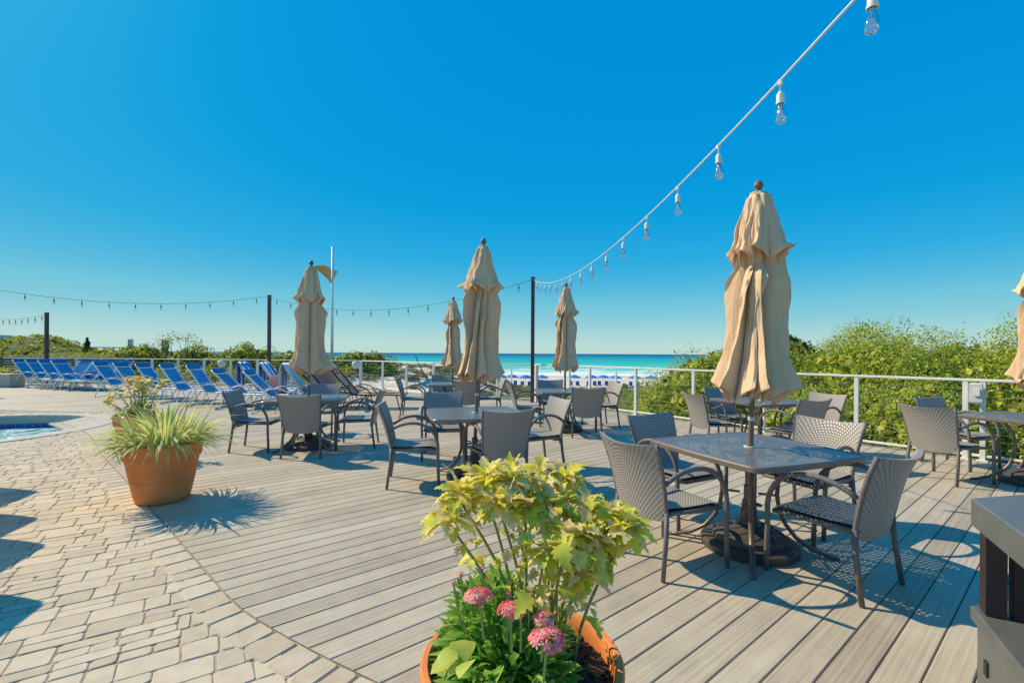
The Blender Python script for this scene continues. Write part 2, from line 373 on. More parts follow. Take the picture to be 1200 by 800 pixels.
deck_poly = [tuple(p) for p in EDGE] + [(11, .9), (11, 0.4), (7.95, 4.25), (5.62, 7.45), (.8, 13.8), (-2.55, 15.45), (-5.95, 18.55), (-10.6, 19.35), (-22.6, 20.55), (-24, 12), (-16, 11.5), (-11.5, 10.9), (-9.4, 10.6)]
deck_poly = [p for p in deck_poly]
def clip_half(poly, nrm, d, keep_ge):
    out = []
    for i in range(len(poly)):
        a = poly[i]; b = poly[(i+1) % len(poly)]
        fa = a[0]*nrm[0]+a[1]*nrm[1]-d; fb = b[0]*nrm[0]+b[1]*nrm[1]-d
        if not keep_ge: fa = -fa; fb = -fb
        if fa >= 0: out.append(a)
        if (fa > 0) != (fb > 0) and fa != fb:
            t = fa/(fa-fb); out.append((a[0]+(b[0]-a[0])*t, a[1]+(b[1]-a[1])*t))
    return out
# one row per board: intersect the strip with the outline by intervals
def strip_intervals(v):
    us = []
    P = deck_poly
    for i in range(len(P)):
        a = Vector(P[i]); b = Vector(P[(i+1) % len(P)])
        va = a.dot(BN)-v; vb = b.dot(BN)-v
        if (va > 0) != (vb > 0):
            t = va/(va-vb); us.append((a+(b-a)*t).dot(BD))
    us.sort(); return [(us[i], us[i+1]) for i in range(0, len(us)-1, 2)]
mb = MB(); vs_ = [Vector(p).dot(BN) for p in deck_poly]
i0, i1 = int(min(vs_)/BW)-1, int(max(vs_)/BW)+1
gap = .0026
for i in range(i0, i1):
    v0 = i*BW+gap; v1 = (i+1)*BW-gap
    A = strip_intervals(v0+1e-5); B_ = strip_intervals(v1-1e-5)
    if len(A) != len(B_): 
        C_ = strip_intervals((v0+v1)/2); A = B_ = C_
    segs = []
    rj = random.Random(i*7+3)
    for (a0, a1), (b0, b1) in zip(A, B_):
        cuts = []; c_ = max(a0, b0)+rj.uniform(1.2, 4.8)
        while c_ < min(a1, b1)-.6: cuts.append(c_); c_ += 4.88
        ed = [(a0, b0)]+[x for c in cuts for x in ((c-.0015, c-.0015), (c+.0015, c+.0015))]+[(a1, b1)]
        segs += [((ed[j][0], ed[j+1][0]), (ed[j][1], ed[j+1][1])) for j in range(0, len(ed), 2)]
    for (a0, a1), (b0, b1) in segs:
        def pt(u, v, z): return (BD.x*u+BN.x*v, BD.y*u+BN.y*v, z)
        e = .004
        prof = [(0, -.03), (0, -e), (e, 0)]
        ring0 = [pt(a0, v0, -.025), pt(a0, v0, -e), pt(a0, v0+e, 0), pt(b0, v1-e, 0), pt(b0, v1, -e), pt(b0, v1, -.025)]
        ring1 = [pt(a1, v0, -.025), pt(a1, v0, -e), pt(a1, v0+e, 0), pt(b1, v1-e, 0), pt(b1, v1, -e), pt(b1, v1, -.025)]
        fs = [(k, k+6, k+7, k+1) for k in range(5)]+[(0, 1, 2, 3, 4, 5), (11, 10, 9, 8, 7, 6)]
        mb.add(ring0+ring1, fs)
tag(mb.build('deck', M['deck']), kind='structure')
mb = MB(); mb.grid(lambda a, b: (-26+a*40, -.5+b*22.2, -.06), 1, 1)
# substructure sheet (only under the deck, outline polygon)
bm = bmesh.new(); vv = [bm.verts.new((p[0], p[1], -.06)) for p in deck_poly]
es = [bm.edges.new((vv[i], vv[(i+1) % len(vv)])) for i in range(len(vv))]
bmesh.ops.triangle_fill(bm, use_beauty=True, edges=es)
me = bpy.data.meshes.new('deck_underlay'); bm.to_mesh(me); bm.free(); me.materials.append(M['under'])
ul = bpy.data.objects.new('deck_underlay', me); COL.objects.link(ul); tag(ul, kind='structure')
# deck side fascia along the railing
mb = MB()
fp = [(11, .3), (7.98, 4.28), (5.66, 7.48), (.84, 13.85), (-2.5, 15.5), (-5.9, 18.6), (-10.6, 19.4), (-22.7, 20.62)]
for a, b in zip(fp[:-1], fp[1:]):
    A = Vector(a); B = Vector(b); d = (B-A); mb.box(((A.x+B.x)/2, (A.y+B.y)/2, -.26), (d.length, .03, .5), math.atan2(d.y, d.x))
tag(mb.build('deck_fascia', M['deck']), kind='structure')

# pavers ------------------------------------------------------
ev = [(p.x, p.y) for p in EDGE]
def dist_edge(x, y):
    """signed distance: >0 on the paver side"""
    best = 1e9; s = 1
    for i in range(0, len(EDGE)-1, 2):
        a = EDGE[i]; b = EDGE[min(i+2, len(EDGE)-1)]; d = b-a; L2 = d.length_squared or 1e-9
        t = max(0, min(1, ((x-a.x)*d.x+(y-a.y)*d.y)/L2)); q = a+d*t; dd = (x-q.x)**2+(y-q.y)**2
        if dd < best: best = dd; s = d.x*(y-a.y)-d.y*(x-a.x)
    return sqrt(best)*(1 if s < 0 else -1)
# base sheet with the pool cut out
bm = bmesh.new()
outer = [Vector((p.x, p.y)) for p in EDGE]
loop = [(p.x, p.y) for p in EDGE]+[(9, -4), (-22, -4), (-24, 12), (-16, 11.5), (-11.5, 10.9), (-9.4, 10.6)]
va = [bm.verts.new((x, y, -.008)) for x, y in loop]
ea = [bm.edges.new((va[i], va[(i+1) % len(va)])) for i in range(len(va))]
vb = [bm.verts.new((POOL_C.x+(POOL_R+.05)*cos(2*pi*k/72), POOL_C.y+(POOL_R+.05)*sin(2*pi*k/72), -.008)) for k in range(72)]
eb = [bm.edges.new((vb[i], vb[(i+1) % 72])) for i in range(72)]
bmesh.ops.triangle_fill(bm, use_beauty=True, edges=ea+eb)
for f in bm.faces:
    if f.normal.z < 0: f.normal_flip()
me = bpy.data.meshes.new('paver_bedding'); bm.to_mesh(me); bm.free(); me.materials.append(M['joint'])
pb = bpy.data.objects.new('paver_bedding', me); COL.objects.link(pb); tag(pb, kind='structure')
# field blocks (two widths in staggered courses running with the deck boards)
PD = Vector((cos(radians(33)), sin(radians(33)))); PN = Vector((-PD.y, PD.x))
mb = MB(); v = -14.0; rp = random.Random(3)
def block(mb, u0, u1, v0, v1, z, jit=.004, bev=.0045):
    c = []
    for (u, vv_) in ((u0, v0), (u1, v0), (u1, v1), (u0, v1)):
        c.append((u+rp.uniform(-jit, jit), vv_+rp.uniform(-jit, jit)))
    # rounded, worn corners: 8-gon
    pts = []
    for k in range(4):
        p = Vector(c[k]); pa = Vector(c[k-1]); pb_ = Vector(c[(k+1) % 4]); r = .010
        pts.append(p+(pa-p).normalized()*r); pts.append(p+(pb_-p).normalized()*r)
    poly = [(PD.x*q.x+PN.x*q.y, PD.y*q.x+PN.y*q.y) for q in pts]
    mb.prism(poly, z-.03, z, bev)
while v < 14:
    wv = .155
    u = -20+rp.uniform(0, .3)
    while u < 16:
        q = rp.random()
        cells = []
        if q < .38: L = .235; cells = [(0, L, 0, wv)]
        elif q < .62: L = .155; cells = [(0, L, 0, wv)]
        elif q < .85: L = .235; cells = [(0, L, 0, wv/2), (0, L, wv/2, wv)] if rp.random() < .5 else [(0, .13, 0, wv/2), (.13, L, 0, wv/2), (0, L, wv/2, wv)]
        else: L = .11; cells = [(0, L, 0, wv)]
        cu = u+L/2; cv = v+wv/2; cx = PD.x*cu+PN.x*cv; cy = PD.y*cu+PN.y*cv
        vis = cy > -1.2 and abs(cx) < cy*1.3+3.4 and cx < 4 and cy < 11.6
        if vis and (Vector((cx, cy))-POOL_C).length > POOL_R+.22 and dist_edge(cx, cy) > .05 and not (cy > 9.8 and cx > -9.5):
            if dist_edge(cx, cy) < .24: cells = [(0, L/2, 0, wv), (L/2, L, 0, wv)]
            for (a, b, c, d) in cells:
                g_ = .0025
                if dist_edge(PD.x*(u+(a+b)/2)+PN.x*(v+(c+d)/2), PD.y*(u+(a+b)/2)+PN.y*(v+(c+d)/2)) < .10: continue
                block(mb, u+a+g_, u+b-g_, v+c+g_, v+d-g_, rp.uniform(-.003, .001))
        u += L
    v += wv
pf = mb.build('paver_terrace', M['paver'], smooth=False); tag(pf, kind='structure')
# soldier course along the curve
mb = MB(); acc = 0; i = 0; W = .19
cum = [0]
for k in range(len(EDGE)-1): cum.append(cum[-1]+(EDGE[k+1]-EDGE[k]).length)
def at_len(s):
    s = max(0, min(cum[-1]-1e-4, s))
    k = next(j for j in range(len(cum)-1) if cum[j+1] > s); t = (s-cum[k])/(cum[k+1]-cum[k]); p = EDGE[k].lerp(EDGE[k+1], t)
    a = EDGE[max(k-2, 0)]; b = EDGE[min(k+3, len(EDGE)-1)]; d = (b-a).normalized(); return p, Vector((d.y, -d.x))
s = .05
while s < cum[-1]-.3:
    L = rp.choice((.125, .15, .175, .19)); a, na = at_len(s+.004); b, nb = at_len(s+L-.004)
    q = [a+na*.008, b+nb*.008, b+nb*(W-.006), a+na*(W-.006)]
    c = []
    for k in range(4):
        p = q[k]; pa = q[k-1]; pb_ = q[(k+1) % 4]
        c += [p+(pa-p).normalized()*.012, p+(pb_-p).normalized()*.012]
    if c: mb.prism([(x.x, x.y) for x in c][::-1], -.03, .004+rp.uniform(-.001, .001), .008)
    s += L
tag(mb.build('paver_border', M['paver']), kind='structure')
# hot tub: coping, wall, tiles, water
mb = MB(); nb_ = 44
for k in range(nb_):
    a0 = 2*pi*k/nb_+.004; a1 = 2*pi*(k+1)/nb_-.004; ri = POOL_R-.02; ro = POOL_R+.30
    poly = [(POOL_C.x+r*cos(a), POOL_C.y+r*sin(a)) for r, a in ((ri, a0), (ro, a0), (ro, (a0+a1)/2), (ro, a1), (ri, a1), (ri, (a0+a1)/2))]
    mb.prism(poly, -.04, .012, .007)
tag(mb.build('pool_coping', M['stone']), kind='structure')
mb = MB(); mb.lathe([(POOL_R, -.03), (POOL_R, -.17)], 72, (POOL_C.x, POOL_C.y, 0)); tag(mb.build('pool_wall', M['stone'], smooth=True), kind='structure')
tile = bpy.data.materials.new('pool_tile'); tile.use_nodes = True; n, b = nodes(tile)
tc = n.nodes.new('ShaderNodeTexCoord'); sp = n.nodes.new('ShaderNodeSeparateXYZ'); n.links.new(tc.outputs['Object'], sp.inputs[0])
an = mth(n, 'ARCTAN2', sp.outputs[1], sp.outputs[0]); tf = mth(n, 'FRACT', mth(n, 'MULTIPLY', an, 88/(2*pi)))
ti = n.nodes.new('ShaderNodeTexWhiteNoise'); ti.noise_dimensions = '1D'; n.links.new(mth(n, 'FLOOR', mth(n, 'MULTIPLY', an, 88/(2*pi))), ti.inputs['W'])
c1 = ramp(n, ti.outputs['Value'], [(0, (.005, .06, .22)), (1, (.01, .14, .40))])
mxc = n.nodes.new('ShaderNodeMixRGB'); n.links.new(mth(n, 'LESS_THAN', tf, .07), mxc.inputs[0]); n.links.new(c1, mxc.inputs[1]); mxc.inputs[2].default_value = (.35, .4, .42, 1)
n.links.new(mxc.outputs[0], b.inputs['Base Color']); b.inputs['Roughness'].default_value = .15
mb = MB(); mb.lathe([(POOL_R, -.17), (POOL_R, -.33), (POOL_R*.98, -1.0), (.01, -1.0)], 72)
tag(mb.build('pool_shell', tile, smooth=False, loc=(POOL_C.x, POOL_C.y, 0)), kind='structure')
wm = bpy.data.materials.new('pool_water'); wm.use_nodes = True; n, b = nodes(wm)
tc = n.nodes.new('ShaderNodeTexCoord')
n1 = n.nodes.new('ShaderNodeTexNoise'); n1.inputs['Scale'].default_value = 3.5; n1.inputs['Detail'].default_value = 9; n1.inputs['Distortion'].default_value = 1.4; n.links.new(tc.outputs['Object'], n1.inputs['Vector'])
c = ramp(n, n1.outputs['Fac'], [(.38, (.03, .30, .36)), (.48, (.25, .55, .58)), (.56, (.75, .82, .82))])
n.links.new(c, b.inputs['Base Color']); b.inputs['Roughness'].default_value = .2
bp = n.nodes.new('ShaderNodeBump'); bp.inputs['Strength'].default_value = .8; bp.inputs['Distance'].default_value = .06
n.links.new(n1.outputs['Fac'], bp.inputs['Height']); n.links.new(bp.outputs[0], b.inputs['Normal'])
mb = MB(); mb.lathe([(POOL_R-.002, 0), (POOL_R*.6, 0), (.01, 0)], 72)
tag(mb.build('hot_tub_water', wm, loc=(POOL_C.x, POOL_C.y, -.26)), kind='structure')

# ------------------------------------------------------------------ terrain, beach, sea
def smst(a, b, x):
    t = np.clip((x-a)/(b-a), 0, 1); return t*t*(3-2*t)
def vnoise(x, y, s, seed=0):
    r = np.random.RandomState(seed); t = r.rand(64, 64)
    x = x/s; y = y/s; xi = np.floor(x).astype(int); yi = np.floor(y).astype(int); fx = x-xi; fy = y-yi
    fx = fx*fx*(3-2*fx); fy = fy*fy*(3-2*fy)
    g_ = lambda a, b: t[a % 64, b % 64]
    return (g_(xi, yi)*(1-fx)+g_(xi+1, yi)*fx)*(1-fy)+(g_(xi, yi+1)*(1-fx)+g_(xi+1, yi+1)*fx)*fy-.5
def terr(X, Y):
    X = np.asarray(X, float); Y = np.asarray(Y, float)
    r = X/np.maximum(Y, 4.0)
    low = -.75-.35*smst(14, 26, Y)-1.6*smst(30, 46, Y)-1.6*smst(46, 70, Y)
    # foredune left of the gap
    left = 1-smst(-.14, .08, r)
    crest = -.15+.80*smst(16, 28, Y)-.2*smst(33, 40, Y)-2.4*smst(38, 55, Y)-2.4*smst(52, 75, Y)
    crest = np.where(r < -.55, crest*1.0, crest)
    z = low*(1-left)+crest*left
    # right side falls away gently
    nz = vnoise(X, Y, 5.5, 1)*.35+vnoise(X, Y, 2.1, 2)*.18+vnoise(X, Y, .8, 3)*.07
    z = z+(nz+(.40*vnoise(X, Y, 1.3, 4)+.22*vnoise(X, Y, .8, 6))*left)*smst(8, 14, np.sqrt(X*X+Y*Y))*np.where(Y > 62, .25, 1)*(.35+.65*left)
    z = z-(4.6+z)*smst(72, 90, Y)*.9
    z = z-1.2*smst(125, 150, Y)
    # far green hump on the left
    z = z+7.6*np.exp(-((X+102)/15)**4-((Y-96)/14)**2)+5.9*np.exp(-((X+72)/26)**4-((Y-84)/12)**2)
    inside = (Y < 20.5-np.clip(X+10, 0, 99)*.0) & (Y < 13.9-1.3*(X-.7)+.0) & (Y < 15.6-(X+2.6)*.95)
    z = np.where((Y < 21) & (X < 14) & (1.3*(X-.7)+(Y-13.9) < .6) & ((X < -2.6) | (Y < 16)) & (Y < np.where(X < -6, 20.8-.1*(X+22)*.9, 18.8-(X+6)*.93+.2)), np.minimum(z, -.55), z)
    z = np.where(Y < 2, -.6, z)
    z = np.where(((X+10)**2+(Y-8)**2) < 16, -1.5, z)
    return z
ys = np.concatenate([np.arange(-12, 10, 1.0), np.arange(10, 50, .4), np.arange(50, 150, 2.0), [160, 200]])
xs = np.concatenate([np.arange(-400, -140, 10.0), np.arange(-140, -60, 4.0), np.arange(-60, -24, 2.0), np.arange(-24, 24, .4), np.arange(24, 60, 2.0), np.arange(60, 401, 10.0)])
XX, YY = np.meshgrid(xs, ys); ZZ = terr(XX, YY); V = np.stack([XX.ravel(), YY.ravel(), ZZ.ravel()], 1)
nx, ny = len(xs), len(ys); ii, jj = np.meshgrid(np.arange(nx-1), np.arange(ny-1)); a = (jj*nx+ii).ravel()
F = np.stack([a, a+1, a+1+nx, a+nx], 1)
tm = bpy.data.materials.new('dune_sand'); tm.use_nodes = True; n, b = nodes(tm); b.inputs['Roughness'].default_value = .95; b.inputs['Specular IOR Level'].default_value = .1
ge = n.nodes.new('ShaderNodeNewGeometry'); sp = n.nodes.new('ShaderNodeSeparateXYZ'); n.links.new(ge.outputs['Position'], sp.inputs[0])
n1 = n.nodes.new('ShaderNodeTexNoise'); n1.inputs['Scale'].default_value = 1.6; n1.inputs['Detail'].default_value = 8; n1.inputs['Roughness'].default_value = .7; n.links.new(ge.outputs['Position'], n1.inputs['Vector'])
sand = ramp(n, n1.outputs['Fac'], [(.3, (.46, .40, .30)), (.5, (.64, .58, .48)), (.7, (.75, .70, .60))])
grn = ramp(n, n1.outputs['Fac'], [(.3, (.05, .065, .02)), (.5, (.12, .14, .035)), (.7, (.24, .23, .08))])
# scrub-covered ground right of the dune and on the far left ridge; bare sand elsewhere
rr = mth(n, 'DIVIDE', sp.outputs[0], mth(n, 'MAXIMUM', sp.outputs[1], 4.0))
mkr = mth(n, 'MULTIPLY', mth(n, 'GREATER_THAN', mth(n, 'ADD', rr, mth(n, 'MULTIPLY', mth(n, 'SUBTRACT', n1.outputs['Fac'], .5), .12)), -.01), mth(n, 'LESS_THAN', mth(n, 'ADD', sp.outputs[1], mth(n, 'MULTIPLY', n1.outputs['Fac'], 8.0)), 50.0))
mkl = mth(n, 'LESS_THAN', rr, -.36)
mk = mth(n, 'MINIMUM', mth(n, 'ADD', mkr, mth(n, 'MULTIPLY', mkl, mth(n, 'LESS_THAN', sp.outputs[1], 118.0))), 1.0)
mxc = n.nodes.new('ShaderNodeMixRGB'); n.links.new(mk, mxc.inputs[0]); n.links.new(sand, mxc.inputs[1]); n.links.new(grn, mxc.inputs[2])
n.links.new(mxc.outputs[0], b.inputs['Base Color'])
bp = n.nodes.new('ShaderNodeBump'); bp.inputs['Strength'].default_value = .6; bp.inputs['Distance'].default_value = .12; n.links.new(n1.outputs['Fac'], bp.inputs['Height']); n.links.new(bp.outputs[0], b.inputs['Normal'])
tag(arr_mesh('dune_ground', V, F, tm, smooth=True), kind='structure')

sm = bpy.data.materials.new('sea_water'); sm.use_nodes = True; n, b = nodes(sm)
ge = n.nodes.new('ShaderNodeNewGeometry'); sp = n.nodes.new('ShaderNodeSeparateXYZ'); n.links.new(ge.outputs['Position'], sp.inputs[0])
mp = n.nodes.new('ShaderNodeMapping'); mp.inputs['Scale'].default_value = (.02, .06, 1); n.links.new(ge.outputs['Position'], mp.inputs['Vector'])
n1 = n.nodes.new('ShaderNodeTexNoise'); n1.inputs['Scale'].default_value = 1.0; n1.inputs['Detail'].default_value = 7; n.links.new(mp.outputs[0], n1.inputs['Vector'])
lg = mth(n, 'LOGARITHM', mth(n, 'MAXIMUM', sp.outputs[1], 10.0), 10.0)          # distance offshore, log scale
lg = mth(n, 'ADD', lg, mth(n, 'MULTIPLY', mth(n, 'SUBTRACT', n1.outputs['Fac'], .5), .09))
k = mth(n, 'DIVIDE', mth(n, 'SUBTRACT', lg, 2.0), 2.0)
wc = ramp(n, k, [(.05, (.80, .82, .78)), (.075, (.72, .82, .78)), (.095, (.16, .56, .48)), (.24, (.03, .44, .40)), (.38, (.01, .32, .37)), (.55, (.004, .16, .30)), (.9, (.003, .085, .23))])
mp2 = n.nodes.new('ShaderNodeMapping'); mp2.inputs['Scale'].default_value = (.05, .18, 1); n.links.new(ge.outputs['Position'], mp2.inputs['Vector'])
n2 = n.nodes.new('ShaderNodeTexNoise'); n2.inputs['Scale'].default_value = 1.0; n2.inputs['Detail'].default_value = 6; n2.inputs['Distortion'].default_value = .6; n.links.new(mp2.outputs[0], n2.inputs['Vector'])
fo = mth(n, 'MULTIPLY', mth(n, 'GREATER_THAN', mth(n, 'SUBTRACT', n2.outputs['Fac'], mth(n, 'MULTIPLY', mth(n, 'SUBTRACT', k, .12), 1.7)), .52), 1.0)
mxc = n.nodes.new('ShaderNodeMixRGB'); n.links.new(fo, mxc.inputs[0]); n.links.new(wc, mxc.inputs[1]); mxc.inputs[2].default_value = (.80, .83, .80, 1)
n.links.new(mxc.outputs[0], b.inputs['Base Color']); b.inputs['Roughness'].default_value = .6; b.inputs['Specular IOR Level'].default_value = .12
bp = n.nodes.new('ShaderNodeBump'); bp.inputs['Strength'].default_value = .5; bp.inputs['Distance'].default_value = 1.0; n.links.new(n1.outputs['Fac'], bp.inputs['Height']); n.links.new(bp.outputs[0], b.inputs['Normal'])
mb = MB(); yl = [112, 160, 300, 800, 3000, 12000, 45000]
mb.add([(x, y, -4.8) for y in yl for x in (-45000, -2000, 0, 2000, 45000)], [(j*5+i, j*5+i+1, j*5+i+6, j*5+i+5) for j in range(6) for i in range(4)])
tag(mb.build('sea', sm), kind='structure')
# ------------------------------------------------------------------ armchairs
def chair_back(s=1):
    """solid curved back panel; local +Y is the way the sitter faces"""
    def P(u, v, off):
        x = (u-.5)*2
        wd = .225+.035*v**1.5+.012*v
        z = .33+.53*v - .024*(1-abs(x)**1.6)*v**6+.03*(1-v)**4*(x*x)
        y = -.205-.012*sin(v*pi)-.03*v-.105*v**2.4
        y -= .06*(1-x*x)*(.45+.55*v)
        return (x*wd, y+off, z)
    mb = MB(); nu, nv = 12, 12; t = .014
    mb.grid(lambda u, v: P(1-u, v, t), nu, nv)
    mb.grid(lambda u, v: P(u, v, -t), nu, nv)
    W = nu+1; N = W*(nv+1)
    def q(i, j, side): return (j*W+(nu-i) if side == 0 else N+j*W+i)
    f = []
    for i in range(nu):
        f.append((q(i, nv, 0), q(i, nv, 1), q(i+1, nv, 1), q(i+1, nv, 0))[::-1]); f.append((q(i, 0, 0), q(i+1, 0, 0), q(i+1, 0, 1), q(i, 0, 1))[::-1])
    for j in range(nv):
        f.append((q(0, j, 0), q(0, j, 1), q(0, j+1, 1), q(0, j+1, 0))); f.append((q(nu, j, 0), q(nu, j+1, 0), q(nu, j+1, 1), q(nu, j, 1)))
    mb.f += f; mb.m += [0]*len(f)
    return mb
def bez(P, n=14):
    P = [Vector(p) for p in P]; out = []
    for i in range(n+1):
        t = i/n; Q = P[:]
        while len(Q) > 1: Q = [Q[k].lerp(Q[k+1], t) for k in range(len(Q)-1)]
        out.append(Q[0])
    return out
def make_chair(label, wk, group):
    t = thing('wicker_armchair', label, 'armchair', group=group)
    b = chair_back().build('backrest', wk, t, smooth='auto')
    mb = MB()
    def S(u, v, off):
        x = (u-.5)*2; y = -.225+.475*v
        z = .425-.018*sin(pi*min(1, v*1.05))*(1-x*x*.6)-.035*max(0, v-.8)**2/.04*.6
        wd = .225+.03*v
        return (x*wd, y, z+off)
    nu, nv = 10, 10
    mb.grid(lambda u, v: S(u, v, .014), nu, nv); mb.grid(lambda u, v: S(1-u, v, -.018), nu, nv)
    mb.build('seat', wk, t, smooth='auto')
    fr = MB()
    fr.tube([(-.235, -.22, .405), (-.262, .235, .40), (-.20, .262, .385), (.20, .262, .385), (.262, .235, .40), (.235, -.22, .405), (-.235, -.22, .405)], .015, 8)
    fr.build('seat_frame', M['wrap'], t, smooth=True)
    for s in (-1, 1):
        bf = MB(); pts = []
        for v in (0, .2, .4, .6, .8, 1.0):
            wd = .225+.035*v**1.5+.012*v+.006
            pts.append((s*wd, -.205-.012*sin(v*pi)-.03*v-.105*v**2.4, .33+.53*v))
        bf.tube(pts, .0145, 8); bf.build('back_frame', M['wrap'], t, smooth=True)
    for s in (-1, 1):
        a = MB()
        # arm: leaves the back at mid height, arches forward and runs down as front leg
        path = bez([(s*.245, -.235, .60), (s*.285, -.10, .72), (s*.295, .14, .735), (s*.295, .27, .60), (s*.292, .262, .40)], 16)
        path += [Vector((s*.290, .262, .30)), Vector((s*.289, .268, .15)), Vector((s*.288, .272, 0.004))]
        a.tube(path, [.0165]*len(path), 8)
        a.build('arm', M['wrap'], t, smooth=True)
        l = MB(); l.tube([(s*.238, -.215, .42), (s*.246, -.228, .25), (s*.256, -.262, .004)], [.017, .0165, .015], 8)
        l.build('leg', M['wrap'], t, smooth=True)
    return t
grp = 'wicker armchairs around the patio tables'
near = make_chair('', M['wicker'], grp); 
midc = make_chair('', M['wicker_fine'], grp)
R_ = radians
chairs = [
 (near, 1.07, 3.21, 26, 'wicker armchair left of the closest table, its back turned to us'),
 (near, 1.46, 4.04, -62, 'wicker armchair tucked behind the left corner of the closest table, facing the camera'),
 (near, 2.50, 3.90, 207, 'wicker armchair on the far right of the closest table, inside of its back sunlit'),
 (near, 2.07, 2.95, 120, 'wicker armchair at the near right of the closest table, seen from behind'),
 (midc, -1.08, 5.08, 10, 'wicker armchair in side view on the left of the table behind the yellow plant'),
 (midc, -.93, 6.33, -80, 'dark shaded armchair on the far side of the table behind the yellow plant'),
 (midc, .31, 5.73, 203, 'armchair with sunlit back panel on the right of the table behind the yellow plant'),
 (midc, -.15, 4.90, 112, 'grey wicker armchair just above the yellow plant, its back to the camera'),
 (midc, .30, 8.61, 4, 'armchair left of the table by the brown light pole, facing right'),
 (midc, .85, 9.63, -85, 'dark armchair behind the table by the brown light pole, facing the camera'),
 (midc, 1.76, 9.06, 197, 'armchair right of the table by the brown light pole, turned to the railing gap'),
 (midc, 1.26, 8.04, 94, 'armchair seen squarely from behind in front of the table by the brown light pole'),
 (midc, -3.74, 6.75, 8, 'blue looking armchair beside the spider plant pot, left of its table'),
 (midc, -3.35, 8.04, -86, 'dark armchair mostly hidden behind the umbrella table nearest the loungers'),
 (midc, -2.33, 7.03, 190, 'armchair on the right of the umbrella table nearest the loungers, facing left'),
 (midc, -2.82, 6.38, 94, 'grey armchair seen squarely from behind at the umbrella table nearest the loungers'),
 (midc, -2.18, 10.21, 6, 'armchair left of the farthest table before the sandy dune, facing right'),
 (midc, -1.74, 11.52, -84, 'dark armchair behind the farthest table, back panel against the sand'),
 (midc, -.52, 10.45, 192, 'armchair right of the farthest table, sunlit back panel, facing left'),
 (midc, -.97, 9.85, 98, 'armchair seen from behind in front of the farthest table, beside the tan umbrella hem'),
 (midc, 2.99, 6.83, 8, 'armchair left of the table half hidden by the big umbrella, facing right'),
 (midc, 3.60, 7.55, -78, 'dark armchair behind the table half hidden by the big umbrella'),
 (midc, 4.38, 6.72, 200, 'light armchair right of the table half hidden by the big umbrella, beside a railing post'),
 (midc, 3.76, 6.19, 110, 'grey armchair from behind at the table half hidden by the big umbrella'),
 (near, 5.00, 5.30, 16, 'wicker armchair left of the table at the right edge, seen from behind'),
 (near, 5.80, 5.98, -72, 'dark wicker armchair behind the table at the right edge, below the white outlet box'),
]
used = set()
for src, x, y, a, lab in chairs:
    if id(src) not in used: o = src; used.add(id(src))
    else: o = copy_tree(src)
    o.location = (x, y, 0); o.rotation_euler = (0, 0, R_(a-90)); o['label'] = lab

# ------------------------------------------------------------------ tables
def sq_outline(h, r, bow=.0, n=6, m=8):
    pts = []
    for k in range(4):
        cx, cy = [(h-r, h-r), (-(h-r), h-r), (-(h-r), -(h-r)), (h-r, -(h-r))][k]
        for i in range(n+1):
            a = k*pi/2+i*pi/2/n; pts.append((cx+r*cos(a), cy+r*sin(a)))
        for i in range(1, m):
            t = i/m; a = (k+1)*pi/2
            x0, y0 = cx+r*cos(a), cy+r*sin(a)
            nx_, ny_ = [(-(h-r), h-r), (-(h-r), -(h-r)), (h-r, -(h-r)), (h-r, h-r)][k]
            x1, y1 = nx_+r*cos(a), ny_+r*sin(a)
            bb = bow*sin(pi*t)
            pts.append((x0+(x1-x0)*t+cos(a)*bb, y0+(y1-y0)*t+sin(a)*bb))
    return pts
def make_table():
    t = thing('patio_table', '', 'table', group='square perforated metal patio tables')
    O = sq_outline(.52, .07, .018); I = sq_outline(.495, .055, .018)
    n_ = len(O); mb = MB()
    # top sheet with the pole hole, as ring faces out from the hole
    hole = []
    for (x, y) in I:
        a = math.atan2(y, x); hole.append((.026*cos(a), .026*sin(a)))
    vs = [(x, y, .735) for x, y in hole]+[(x, y, .735) for x, y in I]
    mb.add(vs, [(i, n_+i, n_+(i+1) % n_, (i+1) % n_) for i in range(n_)])
    mb.build('table_top', M['perf'], t)
    mb = MB(); O2 = sq_outline(.512, .065, .018)
    rings = [(I, .733), (I, .737), (O2, .740), (O, .732), (O, .706), (O2, .700), (I, .700), (I, .733)]
    vs = [(x, y, z) for poly, z in rings for x, y in poly]
    fs = [(k*n_+i, k*n_+(i+1) % n_, (k+1)*n_+(i+1) % n_, (k+1)*n_+i) for k in range(len(rings)-1) for i in range(n_)]
    mb.add(vs, fs); mb.build('rim', M['table_edge'], t, smooth='auto')
    mb = MB(); mb.lathe([(.026, .730), (.026, .744), (.036, .744), (.040, .737)], 20); mb.build('pole_ring', M['cream'], t, smooth='auto')
    for k in range(4):
        a = pi/4+k*pi/2; l = MB()
        prof = bez([(.44, .70), (.30, .60), (.17, .46), (.17, .30)], 10)[:-1] if False else None
        pr = [Vector((p[0], p[1])) for p in [(.33, .705), (.27, .66), (.215, .58), (.185, .49), (.18, .40), (.195, .30), (.235, .20), (.30, .115), (.40, .05), (.50, .018), (.56, .012)]]
        pts = [(cos(a)*p.x, sin(a)*p.x, p.y) for p in pr]
        l.tube(pts, [.019]*9+[.017, .014], 8, sq=.8)
        l.build('leg', M['table_metal'], t, smooth=True)
    mb = MB()
    for k in range(4):
        a = pi/4+k*pi/2; b = a+pi/2; c = a+pi
        mb.tube([(cos(a)*.06, sin(a)*.06, .40), (cos(a)*.185, sin(a)*.185, .40)], .009, 6)
    mb.lathe([(.036, .35), (.036, .45), (.028, .45), (.028, .35), (.036, .35)], 16)
    mb.build('stretcher', M['table_metal'], t, smooth='auto')
    return t
T0 = make_table()
